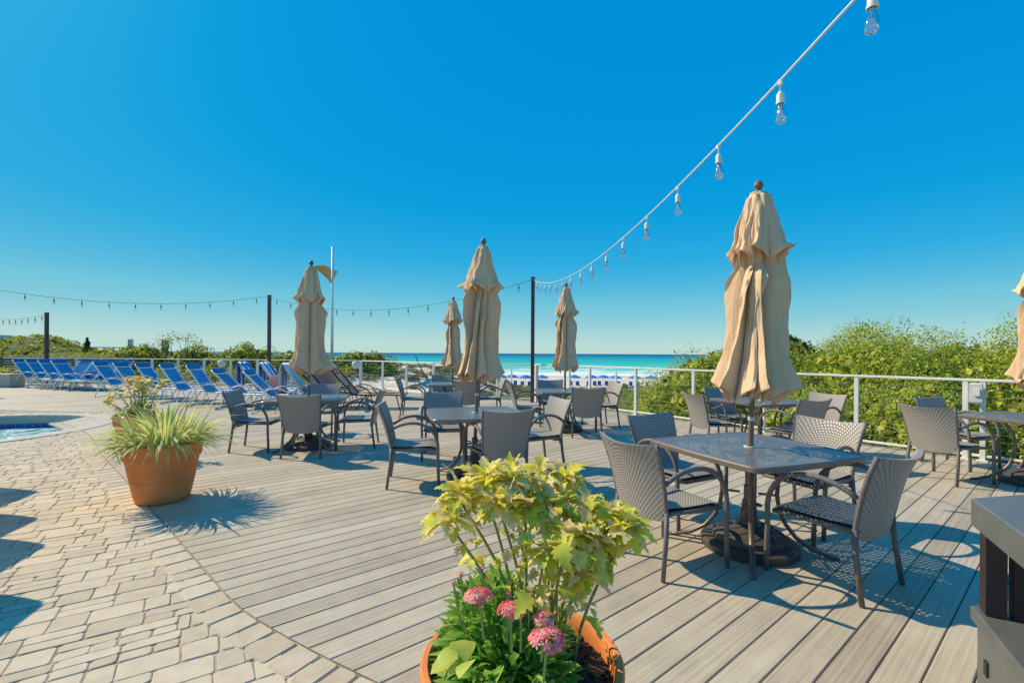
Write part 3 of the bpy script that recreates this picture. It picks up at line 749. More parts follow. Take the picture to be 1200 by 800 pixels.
tables = [(1.76, 3.41, 21, 'nearest square metal table with perforated top, around the big closed umbrella'),
 (-.42, 5.29, 14, 'square metal table behind the yellow potted plant, umbrella pole through it'),
 (.98, 8.53, 4, 'square metal table beside the brown light pole, sea behind it'),
 (-3.05, 6.91, 12, 'square metal table next to the spider plant, closest to the blue loungers'),
 (-1.34, 10.34, 5, 'farthest square table, in front of the sandy dune'),
 (3.72, 6.88, 18, 'square table in front of the green hedge, partly hidden by the big umbrella'),
 (5.80, 5.08, 21, 'square table cut off by the right edge of the picture')]
for i, (x, y, a, lab) in enumerate(tables):
    o = T0 if i == 0 else copy_tree(T0); o.location = (x, y, 0); o.rotation_euler = (0, 0, R_(a)); o['label'] = lab

# ------------------------------------------------------------------ closed umbrellas
def canopy_mesh(seed, z0, z1, prof, lobes=10, tier=False, NU=18, NV=64, drop=.06):
    """hanging pleats: each panel is a loop of cloth folded outward between two ribs, with a crisp outer crease"""
    r = random.Random(seed); NT = lobes*NU; mb = MB()
    wd_ = [r.uniform(.75, 1.25) for _ in range(lobes)]; tot = sum(wd_); th0 = [sum(wd_[:i])/tot*2*pi for i in range(lobes+1)]
    skew = [r.uniform(.45, 1.0)*(1 if r.random() < .8 else -1) for _ in range(lobes)]
    amp = [r.uniform(.80, 1.14) for _ in range(lobes)]
    wv = [[(r.uniform(0, 6.28), r.uniform(2.5, 6.5), r.uniform(.02, .07)) for _ in range(3)] for _ in range(lobes)]
    sw = [(r.uniform(.24, .50), r.uniform(.15, .34)*(1 if r.random() < .55 else -1), r.uniform(.05, .10)) for _ in range(lobes)]
    sw2 = [(r.uniform(.30, .62), r.uniform(-.35, .35), r.uniform(.03, .06)) for _ in range(lobes)]
    zz = [r.uniform(-1, 1) for _ in range(lobes)]
    def P(u, v):
        q = u*lobes; i = int(q+1e-9) % lobes; t = q-int(q+1e-9)
        ro, ri = prof(v)
        tri = 1-abs(2*t-1); sh = (.75*tri+.25*sin(pi*t))**.85
        w_ = sum(a*sin(p+f*v) for p, f, a in wv[i])
        A = amp[i]*(1+w_)
        if not tier:   # swags where the cloth bunches under the top tier
            A *= 1+sw[i][1]*.75*math.exp(-((v-sw[i][0])/sw[i][2])**2)*(.4+.6*sin(pi*t+1.2*sw2[i][1]))+.5*sw2[i][1]*math.exp(-((v-sw2[i][0])/sw2[i][2])**2)
        rad = ri+(ro*A-ri)*sh
        rad *= 1-.13*math.exp(-((t-.28)/.09)**2)*(.5+.5*sin(wv[i][0][0]+6*v))-.10*math.exp(-((t-.74)/.08)**2)*(.5+.5*sin(wv[i][1][0]+5*v))
        th = th0[i]+(th0[i+1]-th0[i])*t+(skew[i]*(.6+.5*sin(wv[i][1][0]+2.0*v)))*sh*(1.0 if not tier else .5)
        if not tier: th += .22*math.exp(-((v-sw[i][0])/.10)**2)*sh
        rad += .008*sin(23*th+9*v+seed)*sh*min(1, v*2)+.006*sin(41*th-6*v+2*seed)*sh*v
        th += .05*sin(11*v+i*2.1)*sh
        z = z1+(z0-z1)*v
        k_ = max(0, v-.75)/.25
        if tier: z += (.05*sh-.045*(1-sh)+zz[i]*.012)*k_*k_
        else: z += (.075*sh-.05*(1-sh)+zz[i]*.02)*k_*k_
        return (rad*cos(th), rad*sin(th), z)
    mb.grid(P, NT, NV, wrap=True)
    return mb
def make_umbrella(seed, hgt=2.69, name='patio_umbrella', wide=1.0):
    t = thing(name, '', 'umbrella', group='closed tan patio umbrellas')
    k = (hgt-1.0)/1.69
    def zt(z): return 1.0+(z-1.0)*k
    def prof(v):
        xs_ = [0, .12, .25, .34, .42, .52, .66, .80, .92, 1.0]
        ro = [.075, .11, .13, .14, .19, .20, .19, .21, .255, .295]
        ri = [.06, .05, .045, .045, .05, .06, .07, .09, .12, .15]
        a = np.interp(v, xs_, ro)*wide; b = np.interp(v, xs_, ri); return float(a), float(b)
    c = canopy_mesh(seed, zt(1.12), zt(2.585), prof).build('canopy', M['canvas'], t, smooth='auto')
    sol = c.modifiers.new('thick', 'SOLIDIFY'); sol.thickness = .004
    def prof2(v):
        return float(np.interp(v, [0, .1, .4, .8, 1], [.050, .070, .125, .195, .25])*wide), float(np.interp(v, [0, .1, .5, 1], [.048, .085, .12, .15]))
    c2 = canopy_mesh(seed+50, zt(2.12), zt(2.605), prof2, tier=True, NV=24).build('top_tier', M['canvas'], t, smooth='auto')
    sol = c2.modifiers.new('thick', 'SOLIDIFY'); sol.thickness = .004
    mb = MB(); mb.lathe([(.001, zt(2.62)), (.055, zt(2.612)), (.058, zt(2.60)), (.05, zt(2.59))], 16); mb.build('cap', M['canvas'], t, smooth=True)
    mb = MB(); mb.lathe([(.001, 0), (.028, .002), (.030, .012), (.018, .018), (.016, .026), (.030, .040), (.034, .058), (.028, .078), (.014, .094), (.001, .100)], 16, (0, 0, zt(2.61))); mb.build('finial', M['finial'], t, smooth=True)
    mb = MB(); mb.lathe([(.019, .12), (.019, zt(2.6))], 16); mb.build('pole', M['bronze'], t, smooth=True)
    mb = MB(); mb.lathe([(.022, .93), (.024, .935), (.024, .955), (.022, .96)], 16); mb.build('pole_joint', M['cream'], t, smooth=True)
    for i in range(8):
        a = 2*pi*i/8+.1; l = MB(); l.tube([(.035*cos(a), .035*sin(a), zt(1.13)), (.045*cos(a), .045*sin(a), zt(1.8)), (.04*cos(a), .04*sin(a), zt(2.56))], .006, 5)
        l.build('rib', M['bronze'], t)
    b = MB(); n2 = 64
    def ring(r, z, sc_=0.0, ph=0.0):
        out = []
        for i in range(n2):
            a = 2*pi*i/n2; q = 1+sc_*(1 if int((a*14/(2*pi)+ph) % 2) == 0 else 0)
            out.append((r*q*cos(a), r*q*sin(a), z))
        return out
    rows = [ring(.325, .0), ring(.33, .05), ring(.315, .062), ring(.25, .066), ring(.245, .105), ring(.232, .115, .0), ring(.17, .135, .04), ring(.085, .165, .03), ring(.062, .175), ring(.05, .30), ring(.044, .345), ring(.020, .35)]
    vs = [p for r in rows for p in r]; fs = [(j*n2+i, j*n2+(i+1) % n2, (j+1)*n2+(i+1) % n2, (j+1)*n2+i) for j in range(len(rows)-1) for i in range(n2)]
    b.add(vs, fs)
    # raised swirl ridges on the shoulder
    for k2 in range(8):
        a0 = 2*pi*k2/8; pts = []
        for q in range(9):
            f = q/8; rr_ = .235-.15*f; a = a0+1.1*f; pts.append((rr_*cos(a), rr_*sin(a), .112+.052*f))
        b.tube(pts, .009, 6)
    b.build('base', M['base_plastic'], t, smooth='auto')
    mb = MB(); mb.tube([(.05, 0, .30), (.085, 0, .30)], .012, 8); mb.box((.09, 0, .30), (.012, .05, .02)); mb.build('clamp_knob', M['base_plastic'], t)
    return t
ums = [(1.76, 3.41, 2.69, 11, 1.0, 'biggest closed tan umbrella, rising from the nearest table', 0.3),
 (-.42, 5.29, 2.72, 23, 1.03, 'tall closed tan umbrella in the centre, behind the yellow potted plant', 1.2),
 (.98, 8.53, 2.71, 37, .95, 'closed tan umbrella just right of the brown light pole', 2.2),
 (-3.05, 6.91, 2.78, 41, .97, 'closed tan umbrella left of the tall thin mast, near the loungers', .8),
 (-1.34, 10.34, 2.66, 58, .95, 'smallest and farthest closed tan umbrella, left of the central one', 2.9),
 (5.85, 5.10, 2.69, 66, 1.0, 'closed tan umbrella cut off by the right edge of the picture', 1.7)]
for x, y, h, sd_, wd_, lab, rz in ums:
    o = make_umbrella(sd_, h, wide=wd_); o.location = (x, y, .001); o['label'] = lab
    lean = radians({11: 1.4, 23: 2.1, 41: .8}.get(sd_, .4))
    for c_ in o.children:
        if c_.name.startswith(('base', 'clamp')): c_.rotation_euler = (0, 0, rz); continue
        c_.matrix_local = Matrix.Translation((0, 0, .35)) @ Matrix.Rotation(lean, 4, 'Y') @ Matrix.Rotation(rz, 4, 'Z') @ Matrix.Translation((0, 0, -.35))
# loose valance corner hanging from the third umbrella
# ------------------------------------------------------------------ railings
def railing(name, pts, posts, label, ncab=9):
    t = thing(name, label, 'railing', group='white cable railings round the deck'); h = 1.09
    A, Bp = Vector(pts[0]), Vector(pts[-1])
    for (nm, z, dx, dz) in (('top_rail', h, .07, .035), ('bottom_rail', .07, .04, .035)):
        mb = MB()
        for a, b in zip(pts[:-1], pts[1:]):
            a = Vector(a); b = Vector(b); d = b-a; mb.box(((a.x+b.x)/2, (a.y+b.y)/2, z), (d.length, dx, dz), math.atan2(d.y, d.x), bev=.006)
        mb.build(nm, M['white_paint'], t)
    a = Vector(pts[0]); b = Vector(pts[-1])
    for k in range(ncab):
        z = .07+(h-.09)*(k+1)/(ncab+1); mb = MB()
        mb.tube([(p[0], p[1], z) for p in pts], .0032, 5); mb.build('cable', M['cable'], t)
    for (x, y, w_) in posts:
        d = b-a; mb = MB(); mb.box((x, y, h/2-.01), (w_, w_, h), math.atan2(d.y, d.x), bev=.005); mb.box((x, y, .01), (w_+.05, w_+.05, .02), math.atan2(d.y, d.x)); mb.build('post', M['white_paint'], t)
    return t
Rd = Vector((.606, -.795))
pr = []
P0 = Vector((5.5, 7.35))
for s in (-7.9, -6.5, -5.75, -4.3, -2.83, -1.43, 0, 1.25, 2.15, 3.6): 
    q = P0+Rd*s; pr.append((q.x, q.y, .055))
pr[0] = (.72, 13.62, .09)
pr.append((P0.x+Rd.x*1.42, P0.y+Rd.y*1.42, .055))
railing('cable_railing', [(.7, 13.65), (P0.x+Rd.x*3.65, P0.y+Rd.y*3.65)], pr, 'white cable railing from the middle brown pole to the right edge before the hedge')
def along(p, q, n_, w_=.055): return [(p[0]+(q[0]-p[0])*i/n_, p[1]+(q[1]-p[1])*i/n_, w_) for i in range(1, n_)]
railing('cable_railing', [(-6.0, 18.4), (-2.6, 15.3), (.62, 13.68)], along((-6, 18.4), (-2.6, 15.3), 3)+[(-2.6, 15.3, .055)]+along((-2.6, 15.3), (.62, 13.68), 3), 'white cable railing in front of the sandy dune')
railing('cable_railing', [(-22.5, 20.4), (-10.6, 19.2), (-6.08, 18.45)], along((-22.5, 20.4), (-10.6, 19.2), 10, .07)+[(-10.6, 19.2, .08)]+along((-10.6, 19.2), (-6.0, 18.4), 3, .07)+[(-6.05, 18.42, .09)], 'white cable railing behind the row of blue loungers', ncab=8)

# ------------------------------------------------------------------ light poles and strings
def light_pole(x, y, h, lab, r=.07):
    t = thing('light_pole', lab, 'pole', (x, y, 0), group='dark brown poles carrying the string lights')
    mb = MB(); mb.box((0, 0, h/2), (r*1.5, r*1.5, h), 0, bev=.008); mb.build('post', M['pole'], t)
    mb = MB(); mb.box((0, 0, h+.01), (r*1.9, r*1.9, .025), 0, bev=.004); mb.build('cap', M['pole'], t)
    mb = MB(); mb.tube([(0, -r*.75, h-.09), (0, -r*1.3, h-.09), (0, -r*1.5, h-.06), (0, -r*1.3, h-.03)], .006, 6); mb.build('hook', M['cable'], t)
    return t
light_pole(.60, 13.45, 3.62, 'dark brown string light pole in the middle, left of the third umbrella')
light_pole(-9.75, 18.5, 3.68, 'dark brown string light pole behind the striped towels')
light_pole(-20.1, 19.9, 3.05, 'dark brown string light pole far left behind the small loungers')
light_pole(-18.9, 15.4, 3.75, 'dark string light pole just outside the left edge')
def bulb_meshes():
    s_ = MB(); s_.lathe([(.001, -.055), (.010, -.056), (.013, -.064), (.019, -.070), (.021, -.078), (.0205, -.112), (.0235, -.114), (.0235, -.126), (.020, -.128)], 14)
    s_.tube([(0, 0, .006), (0, 0, -.06)], .0025, 5)
    s_.box((0, 0, -.004), (.022, .018, .034), 0, bev=.004)
    g_ = MB(); g_.lathe([(.014, -.125), (.015, -.140), (.021, -.160), (.029, -.185), (.0315, -.205), (.028, -.225), (.018, -.239), (.006, -.245), (.0005, -.246)], 18)
    f_ = MB()
    for k in range(4):
        a = k*pi/2; f_.tube([(.003*cos(a), .003*sin(a), -.140), (.009*cos(a), .009*sin(a), -.205)], .0018, 5)
    f_.tube([(0, 0, -.125), (0, 0, -.165)], .004, 6)
    return s_, g_, f_
bs, bgl, bf_ = bulb_meshes()
PROTO = None
M['filament'] = mat('filament', (.75, .55, .35), .4, var=.05)
PR_ = {}
def make_bulb(parent, loc, sc_=1.0, dark=False):
    PROTO = PR_.get(dark)
    if PROTO is None:
        s_ = bs.build('bulb', M['black' if dark else 'white_plastic'], None, smooth='auto')
        g_ = bgl.build('glass', M['glass'], s_, smooth=True); f_ = bf_.build('filament', M['filament'], s_, smooth=True)
        PR_[dark] = s_; o = s_
    else: o = copy_tree(PROTO)
    o.parent = parent; o.location = loc; o.scale = (sc_,)*3; o.rotation_euler = (rnd.uniform(-.06, .06), rnd.uniform(-.06, .06), rnd.uniform(0, 6))
    return o
def string(pts_fn, L, n_b, lab, r=.006, matc='white_plastic', ts=None):
    t = thing('string_lights', lab, 'string lights', pts_fn(0), group='strings of clear bulbs over the deck'); o0 = Vector(pts_fn(0))
    mb = MB(); N = 60; mb.tube([Vector(pts_fn(i/N))-o0 for i in range(N+1)], r, 6); mb.build('cable', M[matc], t, smooth=True)
    for q in (ts if ts is not None else [(i+.5)/n_b for i in range(n_b)]):
        make_bulb(t, Vector(pts_fn(q))-o0-Vector((0, 0, r)), dark=(matc != 'white_plastic'))
    return t
# A: middle pole -> over the camera's right
def fA(t):
    Y = 13.4-t*(13.4+.9); X = .6+(13.9-Y)*.085; z = 2.784+.0158*(Y-6.5)**2
    if Y < 2.7: z = 2.784+.0158*(3.8)**2+(2.7-Y)*.135
    return (X, Y, z)
ysA = [2.06, 2.686, 3.36, 4.03, 4.74, 5.47, 6.17, 6.95, 7.64, 8.4, 9.15, 9.9, 10.65, 11.4, 12.15, 12.85, 1.35, .65, -.05]
string(fA, 0, 0, 'long white string of clear bulbs climbing over the deck to the upper right', .0065, ts=[(13.4-y)/14.3 for y in ysA])
def cat(a, b, sag):
    a = Vector(a); b = Vector(b)
    return lambda t: tuple(a.lerp(b, t)-Vector((0, 0, sag*4*t*(1-t))))
string(cat((.55, 13.4, 3.55), (-9.7, 18.45, 3.6), .68), 0, 14, 'distant string of bulbs between the two brown poles, behind the umbrellas', .006, 'black')
string(cat((-9.8, 18.45, 3.64), (-18.85, 15.4, 3.74), .50), 0, 12, 'distant string of bulbs sagging across the left sky above the loungers', .007, 'black')
string(cat((-20.1, 19.85, 2.98), (-27.5, 23.5, 3.35), .28), 0, 12, 'short string of small bulbs at the far left edge', .007, 'black')

# ------------------------------------------------------------------ mast with ochre shade beyond the railing
t = thing('mast', 'tall thin white mast with an ochre half cone shade, beyond the railing', 'mast', (-8.75, 22.4, .2))
mb = MB(); mb.tube([(0, 0, 0), (0, 0, 6.35)], [.075, .05], 12); mb.build('pole', M['white_paint'], t, smooth=True)
mb = MB()
def horn(u, v):
    a = pi*.5+pi*u; r = .02+.78*v; return (-.04-r*abs(cos(a-pi/2-0))*0-r*sin(pi*u), r*cos(pi*u), 4.55+.75*v**.8)
mb.grid(horn, 14, 6); mb.add([(-.04, .8, 5.3), (-.04, -.8, 5.3), (-.04, -.02, 4.55), (-.04, .02, 4.55)], [(0, 1, 2, 3)])
mb.build('shade', M['yellow_horn'], t, smooth=True)

# ------------------------------------------------------------------ sun loungers
def make_chaise(frame, sling, lab='', group='', ang=48, kind='sun_lounger'):
    t = thing(kind, lab, 'sun lounger', group=group); W = .32
    a = radians(ang); Lb = .82
    # local: +Y towards the feet, hinge at y=0
    for s in (-1, 1):
        mb = MB(); mb.tube([(s*W, 0, .38), (s*W, .9, .36), (s*W, 1.28, .34)], .017, 8); mb.build('side_rail', frame, t, smooth=True)
        mb = MB(); mb.tube([(s*W, .02, .38), (s*W, -cos(a)*Lb*.5, .38+sin(a)*Lb*.5), (s*W, -cos(a)*Lb*.86, .38+sin(a)*Lb*.86), (s*(W-.02), -cos(a)*Lb, .38+sin(a)*Lb*.985)], .021, 8); mb.build('back_rail', frame, t, smooth=True)
        mb = MB(); mb.tube(bez([(s*W, -.38, .005), (s*(W+.04), -.25, .35), (s*(W+.06), -.18, .66), (s*(W+.06), .10, .64), (s*(W+.05), .42, .60), (s*W, .45, .36)], 14), .014, 7); mb.build('arm', frame, t, smooth=True)
        mb = MB(); mb.tube([(s*W, 1.08, .35), (s*W, 1.16, .005)], .015, 7); mb.build('leg', frame, t, smooth=True)
        mb = MB(); mb.tube([(s*W, .35, .37), (s*W, .10, .005)], .015, 7); mb.build('leg', frame, t, smooth=True)
    for p0_, p1_, r_ in [((-W, y, z), (W, y, z), .014) for y, z in ((0, .37), (.55, .37), (1.28, .34))]+[((-W, -cos(a)*Lb*f+.022, .385+sin(a)*Lb*f), (W, -cos(a)*Lb*f+.022, .385+sin(a)*Lb*f), .015) for f in (.30, .82)]+[((-W, y, .008), (W, y, .008), .013) for y in (-.38, 1.16)]:
        mb = MB(); mb.tube([p0_, p1_], r_, 7); mb.build('cross_bar', frame, t, smooth=True)
    mb = MB()
    mb.grid(lambda u, v: ((u-.5)*2*(W-.02), -cos(a)*Lb*v*.985, .39+sin(a)*Lb*v*.985-.025*sin(pi*v)-.01*(1-(2*u-1)**2)), 6, 10)
    mb.build('back_sling', sling, t, smooth=True)
    mb = MB(); mb.grid(lambda u, v: ((u-.5)*2*(W-.012), .01+1.25*v, .385-.03*sin(pi*v)-.02*v), 6, 10)
    mb.build('seat_sling', sling, t, smooth=True)
    mb = MB(); v0, v1 = .87, 1.02
    def pil(u, v):
        th = 2*pi*v; c = (v0+v1)/2; hh = (v1-v0)/2; q = c+hh*cos(th); th_ = .02*sin(th)
        x = (u-.5)*2*(W-.01)
        return (x, -cos(a)*Lb*q+sin(a)*(th_+.02), .39+sin(a)*Lb*q+cos(a)*(th_+.02))
    mb.grid(pil, 4, 12); mb.build('head_pillow', sling, t, smooth=True)
    return t
gl_ = 'white framed sun loungers with blue slings'
ch1 = make_chaise(M['white_frame'], M['blue_sling'], group=gl_, ang=57)
ch2 = make_chaise(M['white_frame'], M['blue_sling'], group=gl_, ang=47)
R1 = ['first', 'second', 'third', 'fourth', 'fifth']
lst = []
for i in range(5):
    lst.append((ch1, -13+1.14*i, 14.4-.6*i, 8+rnd.uniform(-3, 3), ['leftmost blue lounger of the big row, above the hot tub', 'blue lounger second from the left in the big row, above the red leafed plant', 'blue lounger in the big row just right of the yellow plant top', 'blue lounger in the middle of the big row, fourth from the left', 'fifth blue lounger of the big row, left of the post with the round lamp'][i]))
lst.append((ch2, -7.35, 11.5, 10, 'lower reclined blue lounger right of the post with the round lamp'))
lst.append((ch2, -6.15, 10.75, 12, 'reclined blue lounger just in front of the first striped towel'))
for i in range(4): lst.append((ch1, -19.5+.93*i, 18.15-.43*i, 9+rnd.uniform(-3, 3), ['small distant blue lounger leftmost by the grey wall', 'small distant blue lounger, second from the left', 'small distant blue lounger, third from the left beside the thin brown pole', 'small distant blue lounger right of the thin brown pole'][i]))
for i in range(4): lst.append((ch1, -16.1+.75*i, 17.6-.28*i, 186+rnd.uniform(-4, 4), ['small distant blue lounger facing left, nearest the thin brown pole', 'second of the small distant blue loungers facing left', 'third of the small distant blue loungers facing left', 'last small distant blue lounger facing left, showing behind the big row'][i]))
lst.append((ch2, -19.6, 19.3, 186, 'blue lounger against the railing at the far left, behind the others'))
# towel loungers
tw = [(ch1, -7.55, 12.75, 14, 'blue lounger under the left striped towel'), (ch1, -6.85, 12.55, 14, 'blue lounger under the middle striped towel'), (ch1, -5.85, 11.75, 14, 'blue lounger under the right wavy striped towel')]
done = set(); towels = []
for src, x, y, a, lab in lst+tw:
    if id(src) in done: o = copy_tree(src)
    else: o = src; done.add(id(src))
    # x, y = plan position of the back's top; hinge lies .55 m further on
    aa = radians(a); o.location = (x+.55*cos(aa), y+.55*sin(aa), 0); o.rotation_euler = (0, 0, aa-pi/2); o['label'] = lab
    if lab.startswith('blue lounger under'): towels.append((o.location.copy(), aa))
tws = bpy.data.materials.new('striped_towel'); tws.use_nodes = True; n, b = nodes(tws); b.inputs['Roughness'].default_value = .95
tc = n.nodes.new('ShaderNodeTexCoord'); sp = n.nodes.new('ShaderNodeSeparateXYZ'); n.links.new(tc.outputs['Object'], sp.inputs[0])
nn = n.nodes.new('ShaderNodeTexNoise'); nn.inputs['Scale'].default_value = 3; n.links.new(tc.outputs['Object'], nn.inputs['Vector'])
sx = mth(n, 'FRACT', mth(n, 'MULTIPLY', mth(n, 'ADD', sp.outputs[0], mth(n, 'ADD', mth(n, 'MULTIPLY', nn.outputs['Fac'], .12), 3.0)), 2.6))
mxc = n.nodes.new('ShaderNodeMixRGB'); n.links.new(mth(n, 'GREATER_THAN', sx, .5), mxc.inputs[0]); mxc.inputs[1].default_value = (.02, .17, .66, 1); mxc.inputs[2].default_value = (.88, .88, .86, 1); n.links.new(mxc.outputs[0], b.inputs['Base Color'])
tl = ['blue and white striped towel draped over a lounger, leftmost of the towels', 'blue and white striped towel standing tall over the middle lounger', 'wavy blue and white striped towel next to the tan umbrella hem']
for k, (loc, aa) in enumerate(towels):
    a = radians(57); Lb = .82; mb = MB()
    def tf_(u, v):
        q = (v-.5)*2     # -1 front foot .. 0 top .. 1 rear hanging
        x = (u-.5)*2*.40+.015*sin(9*u+k)
        if q < 0:
            f = 1+q*.95; y = -cos(a)*Lb*f; z = .39+sin(a)*Lb*f+.05
        else:
            f = 1; y = -cos(a)*Lb-.05*sin(min(1, q*6)*pi/2)-.02; z = .39+sin(a)*Lb+.06-q*.66
        return (x, y+.015*sin(14*u+k*2), z+.008*sin(11*u))
    mb.grid(tf_, 12, 24); o = mb.build('towel', tws, smooth=True); o.location = loc; o.rotation_euler = (0, 0, aa-pi/2)
    tag(o, tl[k], 'towel', 'striped pool towels'); m_ = o.modifiers.new('t', 'SOLIDIFY'); m_.thickness = .012
def drape(x, y, z0, z1, w_, rz, m, lab):
    mb = MB(); mb.grid(lambda u, v: ((u-.5)*w_*(1+.3*v), .05*sin(7*u)+.22*v-.12, z1+(z0-z1)*v), 12, 8)
    o = mb.build('towel', m, smooth=True, loc=(x, y, 0)); o.rotation_euler = (0, 0, rz); tag(o, lab, 'towel'); m_ = o.modifiers.new('t', 'SOLIDIFY'); m_.thickness = .012
drape(-5.0, 12.3, .3, 1.0, .5, .2, M['pink'], 'pink towel hanging behind the tan umbrella hem')
drape(-6.05, 11.9, .25, .82, .35, .4, M['pink'], 'pink towel end hanging between the striped towels')
gb = 'brown framed loungers with tan slings'
cb_ = make_chaise(M['brown_frame'], M['tan_sling'], 'brown framed lounger with tan sling left of the dune, back raised beside the armchair', gb, 50)
def put(o, x, y, a): aa = radians(a); o.location = (x+.55*cos(aa), y+.55*sin(aa), 0); o.rotation_euler = (0, 0, aa-pi/2)
put(cb_, -4.55, 11.7, 6)
c2 = copy_tree(cb_); c2['label'] = 'brown framed lounger with tan sling partly behind the left umbrella hem'; put(c2, -5.3, 11.6, 8)
c3 = copy_tree(cb_); c3['label'] = 'brown framed lounger with purple shade, tucked behind the striped towels'; put(c3, -6.1, 11.95+1.2, 8)

# ------------------------------------------------------------------ leaves
def rot_rows(n_, tilt_lo, tilt_hi, rs):
    az = rs.rand(n_)*2*pi; ti = tilt_lo+(tilt_hi-tilt_lo)*rs.rand(n_)
    return az, ti
def leaf_cloud(name, C, N, size, cols, parent=None, m='leaf', aspect=.5, rs=None, jit=.9, colvar=.25):
    """C centres (n,3), N outward normals; every leaf is a folded 4-point blade of two triangles->quads"""
    rs = rs or nr; n_ = len(C)
    D = N+rs.normal(0, jit, (n_, 3)); D /= np.linalg.norm(D, axis=1)[:, None]+1e-9          # leaf face normal
    T = rs.normal(0, 1, (n_, 3)); T -= D*(T*D).sum(1)[:, None]; T /= np.linalg.norm(T, axis=1)[:, None]+1e-9
    Bv = np.cross(D, T); L = size*(.6+.8*rs.rand(n_))[:, None]; Wd = L*aspect
    p0 = C-T*L*.5; p1 = C+Bv*Wd*.5+D*L*.06; p2 = C+T*L*.5-D*L*.10; p3 = C-Bv*Wd*.5+D*L*.06
    V = np.stack([p0, p1, p2, p3], 1).reshape(-1, 3)
    F = np.arange(n_*4).reshape(-1, 4)
    cols = np.array(cols); ci = rs.randint(0, len(cols), n_); col = cols[ci]*(1+colvar*(rs.rand(n_)[:, None]*2-1))
    return arr_mesh(name, V, F, M[m], parent, col=np.repeat(col, 4, 0))
def shrub(name, label, x, y, z, rx, ry, rz_, n_, size, cols, seed, group='green shrubs beyond the railing', lump=.09, cat_='shrub', bare=True, twigs=10):
    rs = np.random.RandomState(seed)
    t = thing(name, label, cat_, (x, y, z), group=group)
    # leafy clumps over an uneven dome, with feathery shoots along the surface and sparser leaves inside
    k = max(40, int(n_/105)); w_ = rs.normal(0, 1, (k, 3)); w_ /= np.linalg.norm(w_, axis=1)[:, None]; w_[:, 2] = np.abs(w_[:, 2])
    w_[: k//4, 2] *= .35
    ce = w_*(.74+.17*rs.rand(k))[:, None]*np.array([1, 1, 1.0])
    ce[:, 2] *= 1+.10*np.sin(ce[:, 0]*5+seed)+.08*np.sin(ce[:, 1]*7)
    rad = .09+.10*rs.rand(k)
    q = rs.randint(0, k, n_); d = rs.normal(0, 1, (n_, 3)); d /= np.linalg.norm(d, axis=1)[:, None]
    out_ = (d*w_[q]).sum(1) < -.2; d[out_] *= -1
    rr_ = rad[q]*(1+lump*np.clip(rs.normal(0, 1, n_), -2.5, 1.6))
    P = ce[q]+d*rr_[:, None]
    ins_ = rs.rand(n_) < .22; P[ins_] *= (.45+.5*rs.rand(ins_.sum()))[:, None]
    # shoots
    ns = n_//110; si = rs.randint(0, n_, ns); sdir = d[si]*.5+np.array([0, 0, .6])+rs.normal(0, .3, (ns, 3)); sl_ = .03+.06*rs.rand(ns)
    tt = np.linspace(0, 1, 9); SP = (P[si][:, None, :]+sdir[:, None, :]*(sl_[:, None]*tt[None, :])[:, :, None]).reshape(-1, 3)+rs.normal(0, .008, (ns*9, 3))
    P = np.concatenate([P, SP]); d = np.concatenate([d, np.repeat(d[si], 9, 0)])
    S = np.array([rx, ry, rz_]); P = P*S
    keep = P[:, 2] > -.1*rz_; P = P[keep]; d = d[keep]
    ni = max(900, n_//5); w2 = rs.normal(0, 1, (ni, 3)); w2 /= np.linalg.norm(w2, axis=1)[:, None]; w2[:, 2] = np.abs(w2[:, 2]); IP = w2*(.55+.34*rs.rand(ni))[:, None]*S
    leaf_cloud('inner_leaves', IP, w2, size*3.4, cols, t, rs=rs, aspect=.8)
    o = leaf_cloud('crown', P, d, size, cols, t, rs=rs)
    tb = MB()
    for i in range(twigs):
        a = rs.rand()*2*pi; c = ce[rs.randint(0, k)]*S
        tb.tube([(cos(a)*rx*.1, sin(a)*ry*.1, -.3), (c[0]*.5, c[1]*.5, c[2]*.5), (c[0], c[1], c[2]*(1.0))], [.035, .02, .008], 5)
    tb.build('trunk', M['bark'], t)
    return t
GY = [(.48, .55, .05), (.58, .62, .07), (.32, .41, .045), (.64, .63, .12), (.16, .22, .035)]
GD = [(.09, .15, .03), (.14, .20, .035), (.06, .10, .022), (.20, .24, .05)]
OL = [(.28, .30, .07), (.38, .38, .10), (.18, .21, .05)]
gs = 'yellow green shrubs of the hedge beyond the right railing'
